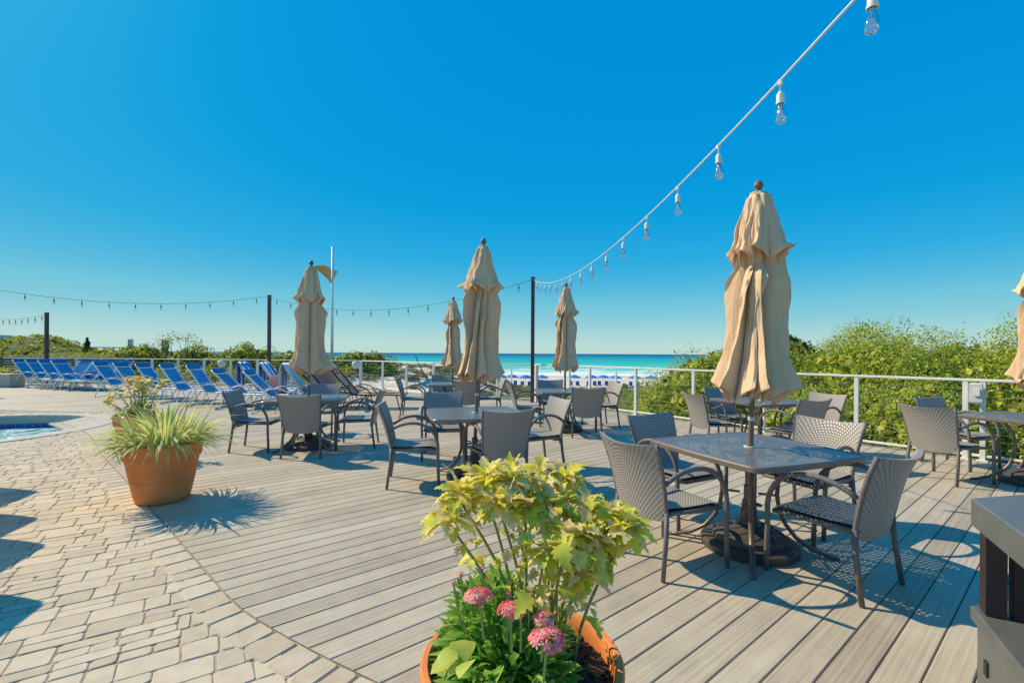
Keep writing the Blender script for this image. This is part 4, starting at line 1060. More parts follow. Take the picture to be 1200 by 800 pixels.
hed = [ # x, y, z, rx, ry, rz
 (5.4, 11.4, -.9, 2.6, 2.0, 2.55, 'feathery yellow green hedge shrub right of the big umbrella'),
 (8.3, 10.6, -.9, 2.5, 2.1, 2.75, 'tall rounded hedge shrub behind the post with the outlet box'),
 (10.9, 9.3, -.9, 2.6, 2.2, 2.75, 'hedge shrub at the right edge behind the cut off umbrella'),
 (7.6, 8.4, -1.1, 1.5, 1.3, 2.1, 'low dense shrub pressed against the right railing'),
 (5.9, 9.2, -1.2, 1.5, 1.2, 1.9, 'low bright shrub behind the half hidden table'),
 (4.5, 12.0, -1.2, 1.4, 1.2, 1.55, 'bright shrub at the low end of the hedge, left of the big umbrella'),
 (5.6, 14.6, -1.0, 1.8, 1.6, 1.85, 'sloping shrub meeting the sea at the left end of the hedge'),
 (9.1, 6.6, -1.0, 1.5, 1.5, 2.1, 'shrub beyond the railing at the far right edge'),
 (7.0, 12.9, -.7, 2.5, 1.6, 2.55, 'rounded shrub of the back hedge row, right of the dark broad leaved bush'),
 (10.0, 12.6, -.7, 2.6, 1.6, 2.65, 'shrub of the back hedge row behind the outlet box post'),
 (11.9, 12.3, -.7, 2.0, 1.5, 2.6, 'shrub of the back hedge row between the outlet box and the right umbrella'),
 (13.4, 11.2, -.7, 2.4, 1.8, 2.65, 'shrub of the back hedge row at the right edge'),
 (5.9, 13.2, -.9, 1.7, 1.4, 2.05, 'shrub of the back hedge row directly behind the big umbrella'),
]
for i, (x, y, z, rx, ry, rz_, lab) in enumerate(hed):
    shrub('hedge_shrub', lab, x, y, z, rx, ry, rz_*1.06, 36000 if rx > 2.2 else 21000, .052, GY, 100+i, gs)
shrub('broadleaf_tree', 'dark broad leaved bush standing highest beside the big umbrella', 7.9, 13.6, -.5, 1.7, 1.5, 2.75, 7000, .15, [(.07, .12, .03), (.13, .17, .04), (.20, .14, .05), (.10, .15, .03)], 140, 'hedge', cat_='bush')
# left bushes beyond the railing
lb = [(-7.6, 23.0, -.2, 2.3, 1.8, 1.45, 'rounded green bush under the tall thin mast'),
 (-10.6, 22.6, -.3, 2.4, 1.6, 1.6, 'green bush behind the left umbrella'),
 (-13.4, 23.4, -.3, 2.4, 1.6, 1.75, 'green bush behind the striped towels and brown pole'),
 (-16.3, 23.8, -.3, 2.3, 1.6, 1.55, 'green bush behind the post with the round lamp'),
 (-18.8, 23.6, -.3, 2.0, 1.4, 1.75, 'taller ragged bush with sprigs rising above the row of loungers'),
 (-21.5, 26.5, -.2, 2.4, 1.5, 1.35, 'low green bush at the end of the wooden wall')]
for i, (x, y, z, rx, ry, rz_, lab) in enumerate(lb):
    shrub('dune_shrub', lab, x, y, z, rx, ry, rz_*1.22, 14000, .10, GY[:3]+OL+GD[:2], 200+i, 'green bushes behind the loungers')
# airy sprigs
rs = np.random.RandomState(9)
t = thing('sprig_bush', 'wispy bush with thin twigs sticking up above the other bushes', 'bush', (-16.9, 23.0, .6))
tb = MB(); pts = []
for i in range(16):
    a = rs.rand()*6.28; L = .5+.7*rs.rand(); p = Vector((rs.normal(0, .9), rs.normal(0, .3), .4)); q = p+Vector((cos(a)*.3, sin(a)*.2, L)); tb = MB(); tb.tube([p, (p+q)/2+Vector((.05, 0, 0)), q], [.02, .012, .006], 4); tb.build('twig', M['bark'], t)
    for k in range(38): pts.append(tuple(q+Vector(rs.normal(0, .14, 3))))
pts = np.array(pts); leaf_cloud('leaves', pts, rs.normal(0, 1, pts.shape), .09, GD+GY, t, rs=rs)
# small conifer far left
t = thing('small_pine', 'small lone pine on the ridge at the far left', 'tree', (-29.5, 32.0, .6))
tb = MB(); tb.tube([(0, 0, -.5), (0, 0, 1.7)], [.08, .02], 6); tb.build('trunk', M['bark'], t)
pts = []
for k in range(1500):
    h_ = rs.rand()**.8; r_ = (1-h_)*.55+.05; r_ *= (.7+.5*sin(h_*26))*.5+.5; a = rs.rand()*6.28; pts.append((cos(a)*r_*rs.rand()**.4, sin(a)*r_*rs.rand()**.4, .0+1.75*h_))
for k in range(500): pts.append((.7+rs.normal(0, .3), rs.normal(0, .2), .15+abs(rs.normal(0, .25))))
pts = np.array(pts); leaf_cloud('crown', pts, rs.normal(0, 1, pts.shape), .10, GD, t, rs=rs)

# low scrub carpet (uncountable) on the ground right of the dune, tufts on the dune
def carpet(name, n_, xr, yr, cond, size, cols, hh, seed):
    rs = np.random.RandomState(seed); k = n_//26
    x = xr[0]+(xr[1]-xr[0])*rs.rand(k*6); y = yr[0]+(yr[1]-yr[0])*rs.rand(k*6)
    ok = cond(x, y); x = x[ok][:k]; y = y[ok][:k]; k = len(x)
    sc_ = .55+.9*rs.rand(k)
    q = np.repeat(np.arange(k), 26); d = rs.normal(0, 1, (len(q), 3)); d /= np.linalg.norm(d, axis=1)[:, None]; d[:, 2] = np.abs(d[:, 2])
    P = np.stack([x[q], y[q], terr(x[q], y[q])], 1)+d*(hh*sc_[q])[:, None]*np.array([1.3, 1.3, 1.0])
    o = leaf_cloud(name, P, d*.6+np.array([0, 0, .5]), size, cols, rs=rs, colvar=.3)
    return tag(o, kind='stuff')
def outside(x, y):   # beyond the right-hand / centre railing
    return (1.312*(x-.7)+(y-13.65) > .55) & (((x+2.6)*.49+(y-15.3)) > .4)
o = carpet('dune_scrub', 62000, (-1, 13), (8, 44), lambda x, y: outside(x, y) & (x/y > .03) & (y < 47-5*x/y) & (x/y < .55), .085, [(.36, .42, .05), (.26, .33, .045), (.45, .44, .10), (.18, .25, .03)], .16, 31)
tag(o, 'low yellow green scrub covering the ground between deck and beach', 'scrub')
o = carpet('dune_scrub', 26000, (.5, 12), (6.5, 15), lambda x, y: outside(x, y) & (1.312*(x-.7)+(y-13.65) < 4.2), .07, GY, .24, 33)
tag(o, 'short bright scrub growing along the foot of the right railing', 'scrub')
rs5 = np.random.RandomState(77)
def dune_tufts(x, y):
    nz_ = vnoise(x, y, .9, 8)*.8+vnoise(x, y, .45, 9)*.8
    return (x/y < .02) & (x/y > -.36) & ((x+6)*.93+(y-18.4) > .5) & (((x+2.6)*.49+(y-15.3)) > .5) & (nz_ > .05)
o = carpet('dune_grass', 90000, (-13, 1), (14.5, 33), dune_tufts, .085, [(.26, .25, .10), (.36, .30, .16), (.22, .27, .07), (.42, .32, .20)], .085, 35)
tag(o, 'tufts of dry grass and creepers scattered over the white sand dune', 'dune grass')
o = carpet('dune_scrub', 42000, (-34, -7), (19.6, 34), lambda x, y: (x/y < -.36) & (x/y > -1.25) & (y > 20.1-.05*(x+10)), .11, GY[:3]+OL, .33, 36)
tag(o, 'olive green scrub covering the ridge behind the wooden wall', 'scrub')
o = carpet('ridge_scrub', 22000, (-125, -40), (60, 100), lambda x, y: (x/y < -.75), .5, OL+GY[:2], .5, 37)
tag(o, 'far olive scrub on the ridge at the left horizon', 'scrub')
# driftwood stick on the dune
mb = MB(); mb.tube([(0, 0, -.1), (-.35, .1, .45), (-.62, .1, 1.05)], [.03, .025, .02], 6); tag(mb.build('driftwood_branch', M['bark'], loc=(-3.3, 18.6, .25)), 'thin dark branch sticking out of the white dune', 'branch')

# ------------------------------------------------------------------ things beyond the railing
t = thing('wooden_wall', 'long low brown plank wall with grey cap behind the far left railing', 'wall', (-27.0, 23.0, 0), radians(-2))
mb = MB()
for k in range(62): mb.box((-10.0+k*.30, 0, .38), (.285, .03, 1.36), 0, bev=.004)
mb.build('planks', M['wood_grey'], t)
mb = MB(); mb.box((-.8, 0, 1.09), (18.9, .2, .06), 0, bev=.006); mb.build('cap', M['wood_grey'], t)
mb = MB(); mb.box((0, 0, 0), (.22, .22, 2.3), 0, bev=.01); o = mb.build('wooden_post', M['wood_grey'], loc=(-18.3, 24.3, .85)); tag(o, 'single square timber post rising behind the loungers', 'post')
# far left: boardwalk and blue-grey building
t = thing('boardwalk', 'thin far boardwalk with railing on the ridge at the left horizon', 'boardwalk', (-94, 100, 0.0), radians(5))
mb = MB(); mb.box((0, 0, 1.0), (26, 2, .2)); mb.build('walkway', M['wood_grey'], t)
mb = MB(); mb.box((0, 0, 2.2), (26, .15, .18)); mb.build('handrail', M['wood_grey'], t)
for k in range(14):
    mb = MB(); mb.box((-13+2*k, 0, .1), (.2, .2, 4.2)); mb.build('post', M['wood_grey'], t)
mb = MB(); mb.box((10.5, 0, 2.6), (.7, .7, 3.0), 0, bev=.1); mb.build('lookout', M['cream'], t)
t = thing('far_building', 'pale blue grey building on the left horizon', 'building', (-262, 222, -4))
mb = MB(); mb.box((0, 0, 4), (26, 14, 17), 0, bev=.2); mb.build('wall', mat('pale_blue_wall', (.30, .45, .52), .7), t)
mb = MB()
for r_ in range(3):
    for k in range(6): mb.box((-10+4*k, -7.02, 1+4*r_), (2.4, .1, 1.8))
mb.build('windows', M['counter_dark'], t); t.children[-1]['kind'] = 'stuff'
mb = MB(); mb.box((0, 0, 12.7), (27, 15, .6)); mb.build('roof', M['cream'], t)
# pool equipment ledge at the left edge
t = thing('low_wall', 'low grey stone ledge with white panel at the left edge', 'wall', (-21.3, 18.2, 0), radians(-8))
mb = MB(); mb.box((0, 0, .26), (4.2, .5, .52), 0, bev=.02); mb.build('ledge', M['stone'], t)
mb = MB(); mb.box((-.8, .1, .86), (1.5, .25, .66), 0, bev=.02); mb.build('panel', M['white_plastic'], t)

# round lamps and outlet boxes on the posts
def post_lamp(x, y, lab, box=False, g=''):
    t = thing('outlet_box' if box else 'post_lamp', lab, 'box' if box else 'lamp', (x, y, .92), group=g or None)
    if box:
        mb = MB(); mb.box((0, 0, 0), (.13, .09, .27), radians(-52), bev=.015); mb.build('housing', M['cream'], t)
        mb = MB(); mb.box((-.035, -.045, .01), (.06, .02, .10), radians(-52), bev=.004); mb.build('cover', M['white_plastic'], t)
    else:
        mb = MB(); mb.lathe([(.001, -.14), (.12, -.13), (.15, -.02), (.15, .06), (.12, .13), (.001, .15)], 18); mb.build('housing', M['cream'], t, smooth=True)
        mb = MB(); mb.box((0, .1, 0), (.08, .12, .10)); mb.build('bracket', M['white_plastic'], t)
    return t
q = P0+Rd*1.33
post_lamp(q.x-.06, q.y-.09, 'white outlet box on the railing post at the right', True)
post_lamp(-6.15, 18.15, 'white post lamp on the railing post left of the dune', g='white lamps on the railing posts')
post_lamp(-12.0, 19.05, 'white round lamp on the railing post behind the fifth blue lounger', g='white lamps on the railing posts')
t = thing('life_sign', 'small white diamond shaped plate on the railing by the left umbrella', 'sign', (-7.25, 18.45, .88)); mb = MB(); mb.box((0, 0, 0), (.28, .02, .28), M=Matrix.Rotation(pi/4, 4, 'Y')); mb.build('plate', M['cream'], t)

# ------------------------------------------------------------------ beach: umbrellas, beds, posts
bu = thing('beach_umbrella', '', 'beach umbrella', group='open blue umbrellas on the beach')
mb = MB()
def bcan(u, v):
    r = 1.25*v; sc_ = 1-.04*abs(sin(4*2*pi*u/2)); return (r*cos(2*pi*u)*sc_, r*sin(2*pi*u)*sc_, 2.15-.52*v**1.5)
mb.grid(bcan, 32, 6, wrap=True); o = mb.build('canopy', M['beach_blue'], bu, smooth=True); o.modifiers.new('t', 'SOLIDIFY').thickness = .02
mb = MB(); mb.tube([(0, 0, -.3), (0, 0, 2.2)], .03, 6); mb.build('pole', M['white_paint'], bu)
bb = thing('beach_chair', '', 'beach chair', group='blue beach chairs below the umbrellas')
mb = MB(); mb.box((0, .3, .38), (.62, 1.1, .07)); mb.box((0, -.42, .72), (.62, .08, .75)); mb.build('sling', M['beach_blue'], bb)
for sx_ in (-.3, .3):
    for sy_ in (-.35, .75): mb = MB(); mb.tube([(sx_, sy_, -.1), (sx_, sy_, .4)], .03, 5); mb.build('leg', M['white_paint'], bb)
ords = ['leftmost', 'second', 'third', 'fourth', 'fifth', 'sixth', 'seventh', 'eighth', 'ninth', 'tenth', 'eleventh', 'rightmost']
first = True; fb = True
for i, px in enumerate((587, 600, 616, 635, 673, 693, 707, 721, 744, 763, 781)):
    Y = 80+rnd.uniform(-2, 2); X = (px-600)*Y/540; z = float(terr(X, Y))
    o = bu if first else copy_tree(bu); first = False
    o.location = (X, Y, z); o.scale = (1, 1, 1.0); o['label'] = f'open blue beach umbrella, {ords[i] if i < 10 else "rightmost"} of the row on the sand'
    for k, dx in enumerate((-.6, .6)):
        c = bb if fb else copy_tree(bb); fb = False
        c.location = (X+dx, Y-.4-.3*k, z); c.rotation_euler = (0, 0, pi+rnd.uniform(-.3, .3)); c['label'] = f'{"left" if k == 0 else "right"} blue beach chair under the {ords[i] if i < 10 else "rightmost"} beach umbrella'
for px, lab, h_, Y in ((599.5, 'white beach post left of the brown light pole', 3.6, 62), (722, 'white beach post among the umbrellas', 3.0, 62)):
    X = (px-600)*Y/540; z = float(terr(X, Y)); mb = MB(); mb.tube([(0, 0, -.3), (0, 0, h_)], .14, 8); tag(mb.build('beach_post', M['white_paint'], loc=(X, Y, z)), lab, 'post')
Y = 48; X = (732-600)*Y/540; mb = MB(); mb.box((0, 0, .3), (.6, .6, 1.5), 0, bev=.05); mb.box((1.6, 0, .7), (3, .12, .12)); tag(mb.build('timber_post', M['wood_grey'], loc=(X, Y, float(terr(X, Y)))), 'weathered timber post with a rail at the beach access', 'post')

# ------------------------------------------------------------------ terracotta pots and their plants
def pot(parent, R, h, base_r):
    k = R; mb = MB()
    pr = [(base_r*.96, 0), (base_r, .01)]
    for i in range(1, 9):
        f = i/8; pr.append((base_r+(R*.90-base_r)*f**.85, .01+(h*.74-.01)*f))
    pr += [(R*.905, h*.745), (R*.95, h*.755), (R*.965, h*.80), (R*.975, h*.93), (R*1.0, h*.96), (R*1.0, h*.985), (R*.98, h), (R*.93, h), (R*.91, h*.985), (R*.90, h*.90), (R*.885, h*.80), (R*.3, h*.7)]
    # faint tooled line
    pr.insert(6, (pr[5][0]+.001, pr[5][1]+.004)); pr.insert(6, (pr[5][0]-.004, pr[5][1]+.002))
    mb.lathe(pr, 72); p = mb.build('pot', M['terracotta'], parent, smooth='auto')
    rs = np.random.RandomState(int(R*1000)); sb = MB()
    def sf(u, v):
        r = R*.895*v; z = h*.885+.02*(1-v)+.012*sin(23*u*2+9*v)*v*(1-v)*2
        return (r*cos(2*pi*u), r*sin(2*pi*u), z)
    sb.grid(sf, 40, 12, wrap=True); sb.build('soil', M['soil'], p)
    cr = rs.rand(260)*2*pi; rr_ = np.sqrt(rs.rand(260))*R*.87; mb = MB()
    for a, r_ in zip(cr, rr_): s_ = .004+.007*rs.rand(); mb.box((r_*cos(a), r_*sin(a), h*.885+.014), (s_*1.6, s_, s_), rs.rand()*3)
    mb.build('mulch', M['soil'], p)['kind'] = 'stuff'
    return p
def blades(name, P0s, dirs, L, Wd, lobed, cols, parent, m='leaf_soft', droop=.5, edge=None, seed=1, seg=5, curl=.15, twist=.5):
    """broad leaves as curved, folded strips; lobed = jagged outline"""
    rs = np.random.RandomState(seed); V = []; F = []; Cc = []
    for p, d, l, w_, c in zip(P0s, dirs, L, Wd, cols):
        d = Vector(d).normalized(); up = Vector((0, 0, 1)); side = d.cross(up)
        side = side.normalized() if side.length > .05 else Vector((1, 0, 0))
        side = (Matrix.Rotation(rs.uniform(-twist, twist), 3, d) @ side); nrm = side.cross(d).normalized()
        if nrm.z < 0: nrm = -nrm
        base = len(V); q = Vector(p); dd = d.copy(); prof = lobed
        for i in range(seg+1):
            t_ = i/seg
            if prof == 'maple': ww = [0.18, .85, .55, 1.0, .45, .62, .22, .30, .02][int(t_*8)] if seg == 8 else .5
            elif prof == 'heart': ww = sin(pi*min(1, t_**.55))**.8
            elif prof == 'strap': ww = min(1, .45+t_*2)*(1-t_**4)
            else: ww = sin(pi*t_**.8)**.9
            ww = max(ww, .02)*w_*.5
            j1 = rs.uniform(.85, 1.15) if prof == 'maple' else 1; j2 = rs.uniform(.85, 1.15) if prof == 'maple' else 1
            fold = curl*ww
            pt_l = q+side*ww*j1+nrm*(fold+(rs.uniform(-.1, .1)*ww if prof == 'maple' else 0)); pt_r = q-side*ww*j2+nrm*(fold+(rs.uniform(-.1, .1)*ww if prof == 'maple' else 0))
            if prof == 'maple' and i in (1, 3): pt_l += dd*l*.10; pt_r += dd*l*.10
            V += [tuple(pt_l), tuple(q), tuple(pt_r)]
            e_ = edge if edge is not None else c; cm = np.array(c)
            Cc += [e_ if edge is not None else cm*rs.uniform(.92, 1.08), tuple(cm*(.92 if edge is None else 1)), e_ if edge is not None else cm*rs.uniform(.92, 1.08)]
            dd = (dd+Vector((0, 0, -droop/seg))).normalized(); q = q+dd*(l/seg)
            nrm = side.cross(dd).normalized(); nrm = -nrm if nrm.z < 0 and d.z < .9 else nrm
        for i in range(seg):
            a = base+3*i; F += [(a, a+1, a+4, a+3), (a+1, a+2, a+5, a+4)]
    return arr_mesh(name, np.array(V, float), np.array(F), M[m], parent, smooth=True, col=np.array([tuple(c) for c in Cc], float))
def sph(rs, n_, zlo=-.2):
    d = rs.normal(0, 1, (n_, 3)); d /= np.linalg.norm(d, axis=1)[:, None]; d[:, 2] = np.where(d[:, 2] < zlo, -d[:, 2], d[:, 2]); return d
CO = [(.86, .78, .12), (.92, .82, .20), (.74, .72, .08), (.92, .78, .32), (.62, .66, .07), (.90, .72, .40)]
def coleus(parent, heads, base, seed, ls=.085, nper=34, stem_r=.006, cols=CO):
    """bare stems topped by whorls of big jagged leaves"""
    rs = np.random.RandomState(seed); sm_ = None; P = []; D = []; L = []; W_ = []; C_ = []
    for (hx, hy, hz, hr) in heads:
        bx, by = base[0]+hx*.35+rs.normal(0, .02), base[1]+hy*.35+rs.normal(0, .02)
        path = bez([(bx, by, base[2]-.02), (bx*1.1, by*1.1, base[2]+(hz-base[2])*.5), (hx*.9, hy*.9, hz-.06), (hx, hy, hz)], 8)
        mb = MB(); mb.tube(path, [stem_r*(1.3-.06*i) for i in range(9)], 7); mb.build('stem', M['stem'], parent, smooth=True)
        for q in range(nper):
            t_ = rs.rand(); top = t_ < .72
            if top:
                d = sph(rs, 1, -.35)[0]; c = Vector((hx, hy, hz))+Vector(d)*hr*rs.uniform(.15, 1.0)*.9
                dd = Vector(d)+Vector((0, 0, -.25)); l = ls*rs.uniform(.6, 1.15)
            else:
                f = rs.uniform(.35, .95); pi_ = path[int(f*8)]; a = rs.rand()*6.28; dd = Vector((cos(a), sin(a), rs.uniform(-.4, .2))); c = pi_+dd*.01; l = ls*rs.uniform(.3, .75)
            P.append(tuple(c)); D.append(tuple(dd)); L.append(l); W_.append(l*rs.uniform(.75, .95)); C_.append(cols[rs.randint(len(cols))])
    return blades('leaves', P, D, L, W_, 'maple', C_, parent, droop=1.1, seed=seed, seg=8, curl=.22, twist=.7)
GR = [(.20, .44, .06), (.30, .54, .08), (.13, .34, .05), (.40, .58, .12)]
def bushy(parent, n_, cx, cy, z0, rx, ry, rz_, ls, cols, seed, nm='foliage', wr=.42, droop=.6):
    rs = np.random.RandomState(seed); d = sph(rs, n_, 0); r = rs.rand(n_)**.4
    P = np.stack([cx+d[:, 0]*r*rx, cy+d[:, 1]*r*ry, z0+np.abs(d[:, 2])*r*rz_], 1)
    D = d*np.array([1, 1, .6])+rs.normal(0, .35, d.shape)+np.array([0, 0, .35]); L = ls*rs.uniform(.55, 1.2, n_)
    C_ = [cols[i] for i in rs.randint(0, len(cols), n_)]
    return blades(nm, P, D, L, L*wr, 'oval', C_, parent, droop=droop, seed=seed, seg=4, curl=.25)
def flower_head(parent, x, y, z, r, cols, seed, n_=34):
    rs = np.random.RandomState(seed); V = []; F = []; C_ = []
    for i in range(n_):
        d = sph(rs, 1, 0)[0]; c = Vector((x, y, z))+Vector((d[0]*r, d[1]*r, abs(d[2])*r*.45)); N_ = Vector(d)+Vector((0, 0, .4)); N_.normalize()
        a = N_.orthogonal().normalized(); b = N_.cross(a); ph = rs.rand()*6; fr_ = r*rs.uniform(.24, .36); col = cols[rs.randint(len(cols))]
        for k in range(5):
            t0_ = ph+k*2*pi/5; p1 = c+(a*cos(t0_-.32)+b*sin(t0_-.32))*fr_*.7; p2 = c+(a*cos(t0_)+b*sin(t0_))*fr_*1.15-N_*fr_*.1; p3 = c+(a*cos(t0_+.32)+b*sin(t0_+.32))*fr_*.7
            n0 = len(V); V += [tuple(c), tuple(p1), tuple(p2), tuple(p3)]; F.append((n0, n0+1, n0+2, n0+3)); C_ += [tuple(np.array(col)*.8)]+[col]*3
    mb = MB(); mb.tube([(x*.9, y*.9, z-.12), (x, y, z)], .003, 5); 
    o = arr_mesh('flower_head', np.array(V), np.array(F), M['petal'], parent, col=np.array(C_)); mb.build('flower_stalk', M['stem'], o)
    return o
PK = [(.95, .19, .23), (.97, .30, .32), (.97, .46, .44), (.88, .12, .18)]

# near pot ----------------------------------------------------
NP = (.035, 1.38); RH = .30; HP = .515
t = thing('flower_pot', 'big terracotta pot in the foreground with lime leaved stems and pink flowers', 'potted plant', (NP[0], NP[1], .002))
pot(t, RH, HP, .19)
def LP(px, py, Y):   # photo reading -> plant-local point at distance Y
    d2 = py-414-ROLL*(px-600); return ((px-600)*Y/540-NP[0], Y-NP[1], H-d2*Y/540)
heads = []
for (px, py, Y, r_) in ((540, 585, 1.34, .06), (527, 612, 1.30, .045), (568, 572, 1.42, .07), (600, 566, 1.40, .075), (632, 572, 1.44, .07), (660, 568, 1.50, .055), (588, 598, 1.32, .055), (617, 596, 1.36, .06), (655, 600, 1.36, .065), (690, 598, 1.38, .06), (722, 612, 1.34, .055), (737, 628, 1.30, .04), (668, 632, 1.28, .065), (640, 650, 1.24, .05), (694, 640, 1.30, .05), (688, 678, 1.26, .045), (700, 655, 1.36, .05)):
    heads.append((*LP(px, py, Y), r_))
coleus(t, heads, (.03, .05, HP*.88), 3, ls=.060, nper=78, stem_r=.0042)
# big single leaves hanging low
bl = [LP(655, 640, 1.18), LP(625, 700, 1.12), LP(690, 722, 1.14), LP(655, 690, 1.15)]
blades('leaves', bl, [(.2, -.6, .1), (-.5, -.6, .3), (.2, -.5, .2), (.6, -.4, .1)], [.08, .075, .07, .07], [.07, .065, .06, .06], 'maple', [(.55, .62, .07)]*2+[(.40, .50, .07)]*2, t, droop=1.4, seed=8, seg=8)
a_ = LP(575, 752, 1.27)
bushy(t, 1150, -.09, .02, HP*.9, .155, .18, .27, .05, GR, 21)
bushy(t, 900, -.03, -.12, HP*.9, .165, .11, .185, .055, GR, 22)
bushy(t, 160, .06, .12, HP*.9, .10, .10, .10, .05, GR, 24)
# sweet potato vine leaves at the left rim
vl = [LP(552, 775, 1.07), LP(530, 778, 1.12), LP(538, 765, 1.10), LP(545, 750, 1.14), LP(520, 770, 1.16), LP(550, 785, 1.08), LP(560, 795, 1.10), LP(530, 745, 1.2)]
blades('vine_leaves', vl, [(-.3, -.7, .3), (-.6, -.4, .4), (-.7, -.4, .2), (0, -.8, .1), (.2, -.8, .2), (-.8, .1, .4)], [.05, .055, .065, .07, .055, .06, .065, .055], [.05, .055, .06, .065, .055, .055, .06, .055], 'heart', [(.5, .6, .1), (.55, .62, .12), (.50, .60, .10), (.42, .54, .09), (.55, .62, .16), (.45, .55, .10), (.5, .6, .1), (.5, .58, .12)], t, droop=1.1, seed=4, seg=6, curl=.1)
for k, (px, py, Y, r_) in enumerate(((643, 746, 1.04, .040), (563, 696, 1.15, .036), (640, 722, 1.08, .026), (600, 712, 1.12, .032), (622, 694, 1.26, .018), (541, 670, 1.30, .012), (533, 680, 1.30, .012), (566, 664, 1.32, .012), (612, 712, 1.16, .020), (596, 695, 1.24, .013))):
    flower_head(t, *LP(px, py+3, Y), r_, PK, 60+k, 60 if r_ > .02 else 26)

# left pot with spider plant ---------------------------------
t = thing('flower_pot', 'large terracotta pot with a variegated spider plant, casting a spiky shadow', 'potted plant', (-3.34, 4.42, .006))
pot(t, .325, .545, .215)
rs = np.random.RandomState(12); P = []; D = []; L = []; W_ = []; C_ = []
for i in range(520):
    a = rs.rand()*2*pi; e = rs.uniform(.5, 1.5); r_ = .05+.22*rs.rand()
    P.append((cos(a)*r_+.02, sin(a)*r_, .50)); D.append((cos(a)*cos(e), sin(a)*cos(e), sin(e)+.1)); L.append(rs.uniform(.26, .56)); W_.append(rs.uniform(.013, .023))
    C_.append([(.34, .50, .07), (.46, .56, .11), (.25, .42, .06), (.60, .60, .18)][rs.randint(4)])
blades('leaves', P, D, L, W_, 'strap', C_, t, droop=1.7, edge=(.80, .76, .36), seed=5, seg=8, curl=.25, twist=.9)
bushy(t, 200, -.27, -.16, .46, .13, .12, .12, .04, GR, 31)
for k in range(9): a = pi+.6+rs.uniform(-.8, .7); flower_head(t, cos(a)*rs.uniform(.30, .42), sin(a)*rs.uniform(.25, .38), .50+rs.uniform(-.04, .12), .018, [(.30, .14, .42), (.42, .22, .50)] if k < 6 else PK, 80+k, 14)
# third pot ---------------------------------------------------
t = thing('flower_pot', 'terracotta pot with pale yellow leaves and a red leaf, behind the spider plant', 'potted plant', (-5.08, 6.28, .004))
pot(t, .285, .56, .17)
hd = []
for (dx, dz, r_) in ((-.30, .84, .09), (-.20, .95, .10), (-.08, 1.0, .11), (.06, .98, .11), (.18, 1.0, .10), (.28, .96, .08), (0, .86, .10), (-.36, .74, .06), (.1, .85, .1)):
    hd.append((dx, rs.uniform(-.12, .12), dz, r_))
coleus(t, hd, (0, 0, .5), 14, ls=.085, nper=26, cols=[(.75, .62, .22), (.70, .66, .18), (.62, .62, .14), (.80, .62, .30)])
bushy(t, 420, 0, 0, .50, .28, .24, .20, .07, [(.16, .30, .05), (.30, .40, .08), (.40, .46, .10)], 33)
blades('red_leaves', [(-.10, 0, 1.02), (-.05, .03, 1.0), (.02, -.02, 1.0), (-.02, 0, .98)], [(-.5, 0, .5), (-.2, .2, .6), (.3, -.3, .4), (-.1, -.4, .3)], [.16, .13, .12, .12], [.035]*4, 'oval', [(.62, .14, .03), (.60, .10, .04), (.70, .06, .06), (.6, .12, .04)], t, droop=.4, seed=3)
for k in range(4): flower_head(t, .16+.1*rs.rand(), -.2, .50-.03*k, .03, PK, 95+k, 14)
blades('trailing_leaves', [(-.34-.05*i, -.05, .57+.01*(i % 3)) for i in range(8)], [(-.8, rs.uniform(-.6, .6), .3) for i in range(8)], [.07]*8, [.03]*8, 'oval', [GR[1], GR[3]]*4, t, droop=.5, seed=6)

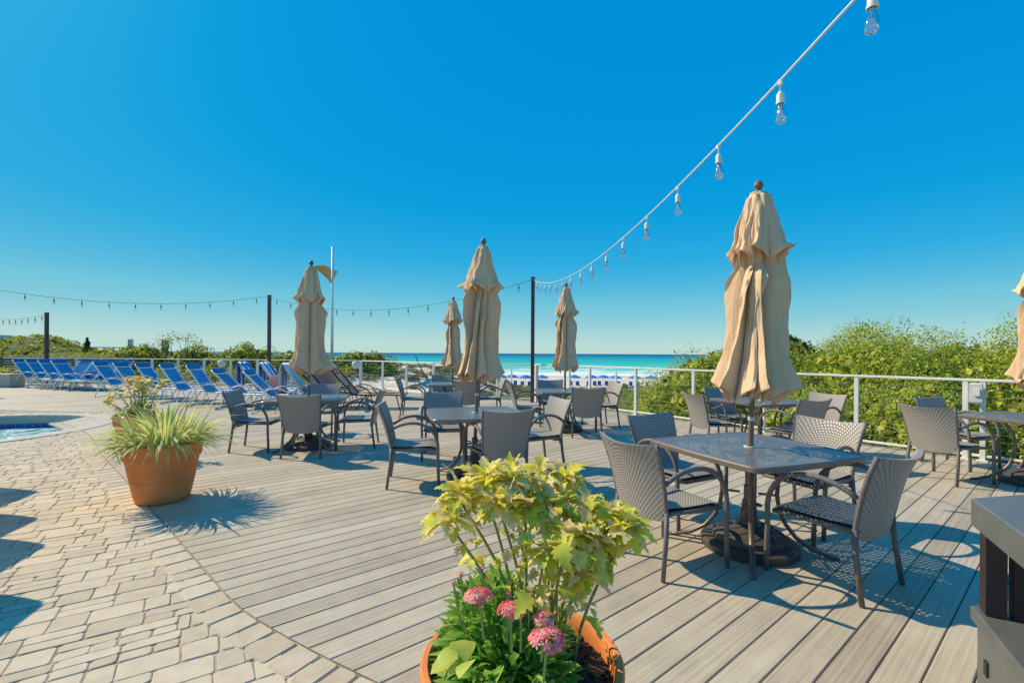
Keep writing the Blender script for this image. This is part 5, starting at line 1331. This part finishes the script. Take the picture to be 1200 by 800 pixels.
# ------------------------------------------------------------------ counter at the lower right corner
t = thing('serving_counter', 'grey metal serving counter with open shelf at the lower right corner', 'counter')
zt_ = .852; y0_ = 1.80
A0 = Vector(G(1138, 583, zt_)[:2]); B0 = A0+Vector((.98, .20))*1.1; D0 = A0+Vector((-.487, -.873))*.95; E0 = D0+Vector((.9, .0))*1.1
def shr(P_, d): 
    c = sum((Vector(p) for p in P_), Vector((0, 0)))/len(P_); return [tuple(Vector(p)+(c-Vector(p)).normalized()*d) for p in P_]
poly = [tuple(A0), tuple(D0), tuple(E0), tuple(B0)]
mb = MB(); mb.prism(poly, zt_-.105, zt_, .006); mb.build('top', M['counter'], t)
zs = .425
mb = MB(); mb.prism(poly, zs-.05, zs, .005); mb.build('shelf', M['counter'], t)
pi2 = shr(poly, .02); mb = MB(); mb.prism(pi2, 0.0, zs-.052); bx_ = mb.build('cabinet', M['counter'], t)
dd = (D0-A0).normalized(); nn_ = Vector((-dd.y, dd.x)); nn_ = nn_ if nn_.x < 0 else -nn_
mb = MB(); c = Vector(pi2[0])+dd*.10+nn_*.002; mb.box((c.x, c.y, .24), (.028, .012, .055), math.atan2(dd.y, dd.x)); mb.build('latch_slot', M['black'], bx_)
for (off) in ((.05, .05), (.80, .05)):
    c = A0+dd*off[0]-nn_*off[1]; mb = MB(); mb.box((c.x, c.y, (zs+zt_-.105)/2), (.06, .06, zt_-.105-zs-.002), math.atan2(dd.y, dd.x), bev=.004); mb.build('leg', M['counter_dark'], t)
c = A0+dd*.05-nn_*.16; mb = MB(); mb.box((c.x, c.y, (zs+zt_-.105)/2), (.05, .12, zt_-.105-zs-.002), math.atan2(dd.y, dd.x), bev=.004); mb.build('leg', M['counter_dark'], t)

# loungers just outside the left edge: only their shadows reach the pavers
gd = make_chaise(M['brown_frame'], M['tan_sling'], 'brown lounger outside the left edge whose back shades the pavers, nearest one', 'tan loungers beside the left edge', 58)
gd['label'] = 'tan lounger just outside the left edge, farthest of the four shading the pavers'
for i_, (x_, y_) in enumerate(((-5.70, 5.0), (-4.93, 4.25), (-4.33, 3.72), (-3.56, 2.95))):
    o = gd if i_ == 0 else copy_tree(gd); put(o, x_, y_-.1, 196)
    if i_: o['label'] = 'tan lounger just outside the left edge, %s of the four shading the pavers' % ('second farthest', 'third', 'nearest')[i_-1]
